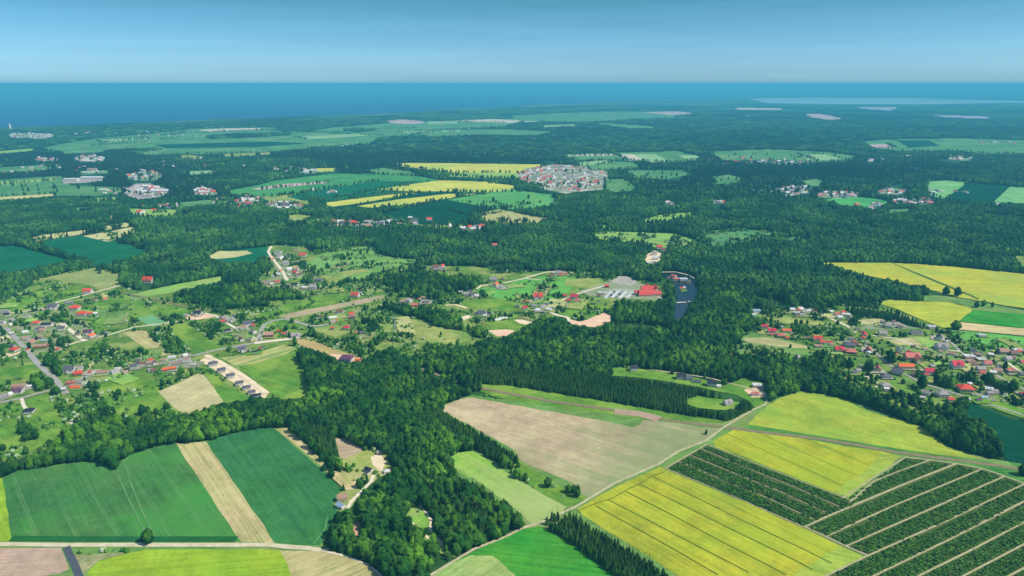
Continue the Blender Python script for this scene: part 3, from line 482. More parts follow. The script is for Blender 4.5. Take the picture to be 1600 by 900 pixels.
fs('rapeseed_field', [(1368, 473), (1390, 469), (1480, 473), (1515, 481), (1519, 486), (1486, 512), (1474, 513), (1440, 500), (1400, 483)], crop('mid_rapeseed', C(136, 156, 58), C(164, 170, 54), -.1, .8, ps=60), 'yellow green field above the village')
fs('crop_field', [(1521, 485), (1600, 492), (1900, 525), (1900, 550), (1600, 513), (1499, 503)], BRIGHT(-.1), 'vivid green strip field')
fs('tan_field', [(1500, 504), (1600, 514), (1900, 550), (1900, 565), (1600, 525), (1492, 515)], crop('tan_smooth', C(178, 164, 112), C(190, 174, 124), -.1, .7, ps=60), 'tan strip field above the village')
fs('green_field', [(1478, 515), (1500, 517), (1600, 527), (1900, 566), (1900, 600), (1600, 570), (1560, 552), (1520, 545), (1495, 530)], crop('village_green', C(76, 142, 60), C(98, 158, 66), .3), 'green field at the back of the village', code=6)
fs('grass_base', [(-340, 735), (0, 750), (60, 738), (140, 726), (183, 742), (210, 716), (280, 698), (430, 668), (470, 690), (530, 765), (526, 790), (528, 808), (512, 835), (502, 858), (560, 876), (604, 905), (640, 1100), (-340, 1100)], MEADOWD, 'grass margins between the bottom left fields', code=0)
fs('grass_base', [(684, 636), (735, 618), (1000, 655), (1130, 662), (1196, 630), (1250, 611), (1340, 630), (1440, 668), (1485, 700), (1540, 716), (1620, 730), (1940, 800), (1940, 1110), (640, 1110), (672, 900), (820, 822), (702, 735), (700, 712), (745, 704), (800, 738), (806, 716), (700, 650)], MEADOWD, 'grass margins between the right hand fields', code=0)
# --- foreground fields
d1 = ang((183, 733), (228, 838)); d2 = ang((100, 740), (150, 835))
fs('crop_field', [(3, 748), (15, 742), (35, 735), (60, 733), (100, 725), (145, 721), (165, 727), (180, 735), (206, 790), (228, 846), (18, 847)], DEEP(d2), 'deep green crop field beside the lime strip')
fs('crop_field', [(180, 735), (190, 720), (205, 712), (240, 700), (265, 694), (275, 694), (330, 778), (377, 848), (228, 846), (206, 790)], DEEP(ang((215, 715), (300, 838)), 'deep_green_crop_lined'), 'deep green crop field left of the straw strip')
fs('straw_field', [(275, 694), (322, 691), (375, 768), (430, 850), (377, 848), (330, 778)], STRAW(ang((300, 693), (405, 849))), 'straw strip between two deep green fields')
fs('crop_field', [(322, 691), (345, 683), (380, 674), (425, 669), (432, 673), (480, 716), (510, 742), (532, 765), (525, 790), (527, 808), (512, 835), (500, 854), (430, 850), (375, 768)], DEEP2(ang((345, 690), (450, 835))), 'deep green crop field right of the straw strip')
fs('crop_field', [(-300, 760), (4, 748), (19, 847), (-300, 852)], LIME(d2), 'lime green field at the left edge')
fs('sandy_headland', [(430, 671), (450, 669), (485, 702), (518, 736), (548, 744), (562, 760), (556, 774), (538, 766), (500, 728), (460, 694)], crop('dry_headland', C(160, 150, 98), C(186, 168, 122), ang((430, 671), (538, 766)), 1.2, ps=30, patch=C(120, 140, 60)), 'dry headland beside the deep green field')
fs('bare_clearing', [(524, 684), (545, 688), (563, 700), (575, 708), (555, 714), (545, 724), (532, 716), (526, 700)], TAN(.3), 'bare tan clearing by the farm wood')
fs('farm_yard', [(530, 722), (548, 714), (565, 706), (590, 700), (604, 712), (614, 738), (590, 748), (583, 755), (560, 748), (545, 757), (535, 745)], crop('yard_grass', C(124, 150, 60), C(160, 160, 92), .3, .3, ps=20, patch=C(180, 164, 120)), 'yard of the woodland farm', code=7)
fs('sandy_yard', [(580, 716), (594, 708), (604, 722), (596, 738), (584, 728)], SANDM, 'sandy yard behind the black roofed farmhouse')
fs('farm_yard', [(520, 790), (530, 770), (560, 764), (568, 772), (548, 795), (530, 802)], MEADOW, 'grass around the two grey sheds', code=0)
fs('meadow_patch', [(548, 808), (566, 808), (572, 830), (555, 838), (546, 834)], MEADOW2, 'small glade with a brick slab')
fs('glade', [(636, 792), (650, 785), (662, 800), (672, 815), (680, 832), (695, 850), (716, 860), (712, 872), (690, 868), (668, 848), (650, 835), (640, 820), (626, 808)], crop('glade_grass', C(104, 158, 48), C(136, 168, 74), .9, .3, ps=20, patch=C(170, 160, 110), pamt=.5), 'bright glade with winding paths in the wood', code=7)
fs('meadow', [(704, 716), (716, 709), (738, 706), (752, 713), (800, 744), (842, 770), (884, 793), (878, 801), (858, 813), (832, 822), (818, 806), (780, 778), (742, 750), (706, 734)], crop('pale_green_two_woods', C(94, 148, 54), C(128, 168, 70), ang((720, 720), (850, 800)), .9, ps=40, grad=((770, 715), (775, 790), C(160, 164, 108))), 'pale green field between two woods')
fs('meadow_strip', [(806, 720), (820, 728), (862, 752), (892, 770), (912, 776), (920, 784), (905, 792), (885, 792), (842, 769), (798, 742)], MEADOW2, 'green strip with shrubs beside the tan field', code=7)
fs('ploughed_field', [(687, 638), (718, 625), (735, 622), (770, 628), (820, 637), (870, 646), (935, 657), (990, 669), (1000, 665), (1004, 657), (1060, 662), (1100, 670), (1132, 669), (1105, 690), (1060, 706), (1028, 727), (960, 756), (924, 778), (912, 776), (895, 756), (860, 741), (830, 729), (812, 719), (806, 705), (760, 680), (700, 648)], crop('big_tan_field', C(156, 140, 108), C(178, 160, 126), ang((735, 640), (900, 690)), .6, patch=C(124, 136, 88), pamt=.5, ps=100, grad=((880, 680), (1010, 730), C(104, 134, 76))), 'large tan ploughed field in the middle')
fs('crop_field', [(1040, 733), (1104, 696), (1150, 714), (1250, 753), (1326, 782), (1336, 789), (1257, 825), (1180, 792), (1100, 758)], SOILB, 'soil of the left nursery block', code=0)
fs('crop_field', [(1337, 789), (1414, 716), (1451, 720), (1494, 726), (1535, 734), (1568, 745), (1600, 757), (1940, 880), (1940, 1110), (1000, 1110), (1294, 900), (1356, 870), (1257, 825)], SOILB, 'soil of the right nursery block', code=0)
fs('rapeseed_field', [(902, 796), (935, 776), (1030, 730), (1062, 745), (1100, 760), (1180, 793), (1257, 827), (1330, 863), (1350, 872), (1296, 900), (1130, 1000), (1075, 912), (1000, 862), (950, 832), (910, 806)], YEL(ang((915, 790), (1110, 900)), topa=.25), 'large yellow rapeseed field at the front')
fs('field_margin', [(1310, 855), (1350, 871), (1296, 900), (1200, 960), (1230, 905)], crop('olive_margin', C(128, 156, 56), C(150, 168, 64), -.4, .8, ps=30), 'green margin of the front rapeseed field')
fs('rapeseed_field', [(1114, 690), (1150, 671), (1162, 669), (1230, 681), (1300, 695), (1370, 705), (1408, 714), (1380, 737), (1326, 778), (1300, 770), (1200, 730), (1118, 699)], YEL(ang((1150, 680), (1340, 765)), 'rapeseed_bloom_second'), 'yellow rapeseed field between the nursery blocks')
fs('field_margin', [(1408, 714), (1380, 737), (1326, 778), (1300, 769), (1355, 735), (1375, 708)], crop('olive_margin', C(128, 156, 56), C(150, 168, 64)), 'green margin of the second rapeseed field')
fs('green_verge', [(1160, 670), (1172, 664), (1280, 680), (1400, 702), (1540, 722), (1610, 740), (1606, 762), (1570, 744), (1490, 724), (1400, 711), (1280, 690), (1200, 678)], crop('dark_verge', C(50, 104, 44), C(84, 134, 54), -.1, .6, ps=30), 'dark green verge along the rail path')
fs('crop_field', [(1168, 664), (1185, 648), (1200, 634), (1222, 622), (1250, 613), (1290, 617), (1330, 627), (1338, 637), (1375, 650), (1410, 658), (1442, 670), (1465, 687), (1482, 702), (1532, 718), (1460, 711), (1350, 694), (1260, 679)], YEL2(ang((1200, 640), (1450, 700))), 'fading yellow green field at the wood edge')
fs('green_field', [(1575, 722), (1600, 728), (1900, 820), (1900, 850), (1610, 745)], crop('dark_verge', C(50, 104, 44), C(84, 134, 54)), 'dark grass at the right edge')
fs('crop_field', [(845, 824), (882, 844), (930, 876), (985, 912), (1060, 960), (640, 960), (670, 903), (742, 862), (818, 828)], BRIGHT(ang((780, 850), (960, 870))), 'vivid green crop field at the bottom')
fs('straw_field', [(735, 868), (770, 870), (820, 912), (840, 960), (640, 960), (672, 903)], crop('green_straw', C(104, 150, 70), C(146, 164, 96), .8, .8, ps=30), 'pale corner of the vivid green field')
fs('bare_field', [(-300, 862), (95, 857), (101, 872), (108, 890), (95, 897), (60, 903), (-20, 920), (-300, 960)], PINK(.1), 'bare pinkish field at the bottom left')
fs('crop_field', [(205, 865), (230, 860), (300, 859), (438, 861), (448, 880), (457, 912), (470, 960), (120, 960), (138, 895), (155, 878)], LIME(ang((180, 885), (430, 862))), 'lime green field at the bottom')
fs('rough_ground', [(112, 870), (140, 868), (205, 864), (155, 877), (138, 892), (125, 900)], crop('rough_verge', C(120, 132, 80), C(160, 150, 110), .2, .2, ps=10), 'rough verge by the asphalt lane')
fs('straw_field', [(438, 861), (500, 863), (540, 870), (575, 884), (600, 905), (640, 960), (470, 960), (457, 912), (448, 880)], STRAW(ang((520, 880), (450, 866))+.9), 'striped straw field at the bottom')
wood([(848, 813), (862, 802), (885, 798), (906, 808), (950, 835), (1000, 866), (1075, 915), (1130, 960), (1040, 960), (965, 906), (920, 872), (875, 840), (850, 824)], 2, 'between the vivid green field and the rapeseed')
wood([(700, 645), (760, 680), (806, 706), (812, 722), (796, 732), (760, 715), (735, 700), (700, 690), (680, 670), (668, 650)], 2, 'along the lower edge of the tan field')
wood([(700, 740), (745, 752), (790, 784), (822, 808), (826, 822), (790, 830), (740, 858), (715, 858), (690, 835), (672, 805), (650, 780), (655, 750)], 3, 'below the pale green field')
wood([(455, 668), (480, 665), (510, 675), (526, 700), (530, 715), (520, 732), (500, 712), (475, 690)], 2, 'beside the dry headland')
wood([(112, 858), (125, 850), (170, 851), (212, 855), (205, 864), (160, 866), (120, 868)], 4, 'beside the gravel road')
wood([(965, 520), (1010, 560), (1100, 590), (1130, 600), (1000, 576), (950, 575)], 3, 'behind the new houses')
# hedge of the left teal fields
wood([(28, 384), (40, 376), (70, 384), (100, 394), (130, 402), (143, 406), (145, 418), (100, 427), (60, 433), (26, 430), (30, 424), (80, 416), (116, 409), (95, 402), (55, 392)], 1, 'between the two teal fields')
wood([(150, 426), (156, 418), (190, 414), (192, 426), (170, 430), (152, 431)], 1, 'at the edge of the olive brown meadow')

# ------------------------------------------------------------------ roads and tracks
road('country_road', [(-60, 455), (0, 502), (15, 518), (40, 546), (60, 570), (85, 592), (99, 608), (104, 616)], 7, ASPH, 'straight grey road of the left village')
road('village_road', [(100, 606), (112, 597), (147, 586), (190, 580), (233, 572), (262, 567), (300, 557), (350, 545), (385, 539), (402, 536), (405, 528), (408, 517), (413, 508), (427, 502), (447, 499), (461, 503), (483, 510), (501, 510), (527, 503)], 6.5, ASPH, 'grey village road with a sharp bend')
road('gravel_track', [(-60, 500), (15, 490), (40, 487), (75, 481), (92, 472), (112, 467), (140, 460), (165, 453), (182, 448), (192, 446)], 5, GRAVEL, 'pale track to the crossroad house')
road('gravel_track', [(102, 541), (130, 533), (170, 524), (210, 512), (250, 507), (287, 502)], 4, GRAVEL, 'straight white track across the meadows')
road('gravel_track', [(97, 507), (112, 518), (133, 534)], 6, GRAVEL, 'short wide track joining the white track')
road('gravel_track', [(48, 520), (75, 511), (98, 506)], 4, GRAVEL, 'track between red roofed houses')
road('gravel_track', [(4, 560), (28, 553), (45, 551)], 4, GRAVEL, 'drive to the house on sand')
road('gravel_track', [(0, 630), (30, 624), (48, 619), (70, 613), (83, 610)], 5, ASPH, 'lane to the navy roofed house')
road('gravel_track', [(34, 624), (37, 634), (42, 642)], 4, GRAVEL, 'drive of the navy roofed house')
road('grass_track', [(187, 457), (240, 468), (290, 480), (333, 487)], 4, DIRT, 'grassy track below the long pale field')
road('gravel_track', [(318, 490), (337, 494), (355, 506), (375, 517), (393, 527), (402, 533)], 5, GRAVEL, 'pale track into the bend village')
road('gravel_track', [(424, 385), (419, 394), (424, 402), (431, 411), (438, 420), (443, 427), (446, 434), (450, 440)], 6, GRAVEL, 'hill village street')
road('gravel_track', [(398, 537), (430, 533), (457, 530)], 9, GRAVEL, 'wide gravel apron at the bend')
road('gravel_track', [(321, 556), (345, 567), (380, 588), (418, 616)], 7, SANDM, 'sandy road of the new houses')
road('gravel_track', [(745, 452), (752, 447), (763, 446)], 5, GRAVEL, 'track to the orange roofed house')
road('gravel_track', [(786, 443), (815, 437), (825, 434), (848, 427), (860, 425), (880, 425)], 5, GRAVEL, 'white track towards the forest')
road('gravel_track', [(822, 435), (830, 437), (845, 438)], 4, GRAVEL, 'short white branch track')
road('gravel_track', [(696, 478), (712, 477), (730, 482)], 6, SANDM, 'sandy track below the grey farm')
road('dirt_track', [(803, 495), (818, 498), (836, 503)], 5, DIRT, 'stony lane by the greenhouses')
road('gravel_track', [(850, 485), (870, 493), (887, 497), (890, 503)], 6, GRAVEL, 'track to the sand pit')
road('gravel_track', [(868, 473), (885, 467), (905, 459), (935, 450), (945, 447)], 5, GRAVEL, 'resort access road')
for k, (a, b) in enumerate([((946, 467), (956, 456)), ((956, 466), (967, 455)), ((968, 467), (978, 456)), ((980, 466), (988, 457))]):
    road('parking_row', [a, b], 6, plain('pale_paving', C(196, 198, 190)), 'pale row of the resort car park', clear=0)
road('dam_path', [(1028, 465), (1043, 471), (1050, 474), (1068, 473), (1072, 473)], 4, GRAVEL, 'path over the lake dam')
road('dam_path', [(1075, 472), (1092, 470)], 4, GRAVEL, 'right end of the lake dam')
road('lake_path', [(1031, 426), (1055, 425.5), (1075, 430), (1088, 437)], 3.5, GRAVEL, 'path round the head of the lake')
road('gravel_track', [(1292, 496), (1310, 504), (1325, 511), (1340, 522)], 6, GRAVEL, 'street at the back of the right village')
road('gravel_track', [(1348, 590), (1354, 589), (1366, 596), (1377, 602), (1368, 606)], 3, GRAVEL, 'pale path to the small grey roofed house')
road('village_lane', [(1470, 524), (1486, 536), (1500, 550), (1520, 565), (1540, 578), (1560, 590), (1600, 610), (1700, 650)], 4, ASPH, 'lane through the right village')
road('village_lane', [(1340, 522), (1352, 540), (1372, 556), (1395, 575), (1440, 600), (1480, 612), (1530, 628), (1600, 650)], 4, ASPH, 'lower lane of the right village')
road('village_lane', [(1565, 561), (1580, 572), (1594, 582)], 4, GRAVEL, 'short lane at the right edge')
road('village_lane', [(1340, 522), (1400, 530), (1440, 545), (1500, 550)], 4, GRAVEL, 'upper lane of the right village')
road('rail_path', [(658, 577), (668, 582), (700, 591), (724, 600), (740, 605), (800, 617), (860, 628), (960, 642), (1010, 652), (1060, 660), (1100, 665), (1150, 671), (1200, 678), (1280, 687), (1340, 697), (1400, 708), (1500, 721), (1560, 729), (1600, 736), (1760, 770)], 6, DIRT, 'dirt path on the old railway line')
road('dirt_patch', [(960, 644), (1000, 648), (1030, 656)], 14, PINK(0), 'bare patch on the old railway line')
road('farm_track', [(640, 918), (672, 901), (740, 860), (790, 840), (818, 826), (840, 820), (900, 793), (960, 756.5), (1028, 727), (1060, 706.5), (1103, 690), (1130, 669.5), (1160, 651), (1180, 640), (1196, 633), (1198, 625), (1190, 615), (1160, 605), (1110, 592), (1060, 584), (1010, 578)], 2.8, plain('dull_farm_track', C(186, 178, 146), C(150, 148, 104), scale=.15), 'long pale farm track climbing to the new houses')
road('gravel_road', [(-200, 851), (0, 852), (110, 853), (220, 853), (300, 853), (380, 853), (420, 853), (450, 856), (480, 858), (500, 861), (513, 862)], 5, plain('bottom_gravel', C(204, 194, 164), C(170, 160, 126), scale=.15), 'gravel road across the bottom left')
road('field_edge_track', [(512, 864), (540, 870), (575, 884), (600, 904)], 2, GRAVEL, 'thin track round the straw field')
road('asphalt_lane', [(104, 856), (110, 870), (118, 886), (128, 912)], 5.5, DARKASPH, 'dark asphalt lane at the bottom left')
road('forest_drive', [(543, 796), (549, 785), (562, 772), (570, 764), (580, 754), (584, 744)], 3.5, GRAVEL, 'white drive to the woodland farm')
road('forest_path', [(654, 788), (664, 800), (674, 815), (672, 830), (682, 842), (690, 850), (688, 856)], 2.5, SANDM, 'winding path in the glade')
road('forest_path', [(640, 815), (652, 826), (664, 838), (680, 852)], 2.5, SANDM, 'second path in the glade')
WHL = plain('wheel_marks_dark', C(70, 92, 24), C(100, 120, 30), scale=.1); WHP = plain('wheel_marks_pale', C(96, 140, 84), C(70, 122, 66), scale=.06); HEADL = crop('dense_headland', C(28, 84, 40), C(40, 98, 48), 0, .3)
for L_ in [[(812, 277), (830, 270), (862, 260), (900, 260)], [(840, 286), (842, 278), (870, 266), (905, 262)], [(884, 290), (890, 280), (930, 270)], [(850, 295), (880, 284), (920, 274), (948, 272)], [(886, 298), (915, 288), (945, 282)]]:
    road('estate_street', L_, 11, plain('pale_street', C(198, 190, 178)), clear=1)
for L_ in [[(903, 800), (933, 787), (957, 780), (977, 768), (1000, 757), (1020, 745), (1040, 738)], [(930, 791), (990, 825), (1060, 864), (1122, 900)], [(977, 769), (1050, 806), (1120, 844), (1200, 885), (1228, 900)], [(1020, 746), (1100, 785), (1180, 824), (1260, 862), (1300, 882)], [(950, 782), (1020, 818), (1100, 860), (1170, 896)], [(998, 757), (1080, 797), (1160, 837), (1240, 876), (1270, 892)]]:
    road('wheel_tracks', L_, .95, WHL, clear=0)
for L_ in [[(200, 716), (195, 726), (206, 760), (222, 800), (240, 838)], [(512, 808), (508, 828), (490, 852)], [(183, 740), (198, 775), (226, 832)]]:
    road('wheel_tracks', L_, 1.6, WHP, clear=0)
road('field_headland', [(18, 843), (120, 844), (240, 844), (370, 844)], 7, HEADL, clear=0)
LANE = plain('sandy_lane', C(172, 164, 128), C(140, 138, 98), scale=.3)
LANES = [([(1316, 780), (1364, 748), (1414, 716)], 3), ([(1328, 786), (1364, 754), (1400, 739), (1451, 721)], 3), ([(1257, 825), (1296, 807), (1339, 789), (1420, 755), (1494, 726)], 4), ([(1290, 840), (1400, 790), (1535, 734)], 3),
         ([(1321, 855), (1440, 803), (1568, 746)], 3.4), ([(1250, 921), (1294, 900), (1356, 870), (1480, 815), (1600, 758)], 3), ([(1300, 934), (1368, 900), (1480, 846), (1600, 785), (1700, 737)], 3.4),
         ([(1380, 930), (1438, 900), (1520, 860), (1600, 817), (1700, 768)], 3.4), ([(1440, 936), (1508, 900), (1600, 852), (1700, 802)], 3), ([(1500, 944), (1580, 900), (1700, 836)], 3.2),
         ([(1414, 716), (1451, 720), (1494, 726), (1535, 734), (1568, 745), (1600, 757), (1700, 794)], 4), ([(1257, 825), (1290, 840), (1321, 855), (1356, 870)], 4),
         ([(1040, 733), (1100, 758), (1180, 792), (1257, 826)], 2.6), ([(1104, 696), (1150, 714), (1250, 753), (1326, 782)], 2), ([(1040, 733), (1104, 696)], 3),
         ([(1057, 721), (1130, 752), (1200, 780), (1270, 813)], 1.8), ([(1075, 711), (1150, 742), (1220, 770), (1289, 802)], 1.8), ([(1092, 701), (1170, 734), (1250, 766), (1311, 793)], 1.8)]
for L, wd in LANES: road('nursery_lane', L, wd*.56, LANE, 'sandy lane between nursery beds', clear=0)
sheet('coastal_spit', [(1200, 150.6), (1373, 148), (1489, 144), (1600, 142.6), (1900, 142), (1900, 157), (1600, 156.6), (1500, 154.6), (1420, 152.6), (1300, 152), (1200, 153)], plain('spit_wood', C(20, 50, 40), C(40, 70, 50), scale=.002), 'wooded spit between sea and lagoon', z=2.5)
sheet('lagoon', [(1168, 154.5), (1200, 153.3), (1300, 152.4), (1420, 153), (1500, 155.5), (1600, 158), (1900, 158), (1900, 160), (1560, 161), (1450, 163), (1330, 163.2), (1200, 161.5)], water('lagoon_water', C(170, 190, 200), .4, .3, .05), 'pale lagoon behind the coast', z=3)
print('layers', LAYER[0])

# ------------------------------------------------------------------ houses
exec_houses = True
HOUSES = []
def hs(lst, wall='white'): HOUSES.extend(lst)
RC = dict(red=C(206, 70, 50), crimson=C(200, 44, 72), orange=C(224, 100, 44), grey=C(150, 146, 142), slate=C(92, 90, 100), navy=C(36, 38, 56), brown=C(122, 84, 70), white=C(206, 206, 202),
          tan=C(168, 132, 112), salmon=C(196, 106, 96), purple=C(96, 58, 84), blue=C(150, 176, 196), olive=C(134, 138, 110))
WC = dict(white=C(212, 208, 198), cream=C(200, 186, 150), brick=C(160, 104, 84), grey=C(150, 150, 146), peach=C(206, 156, 128))
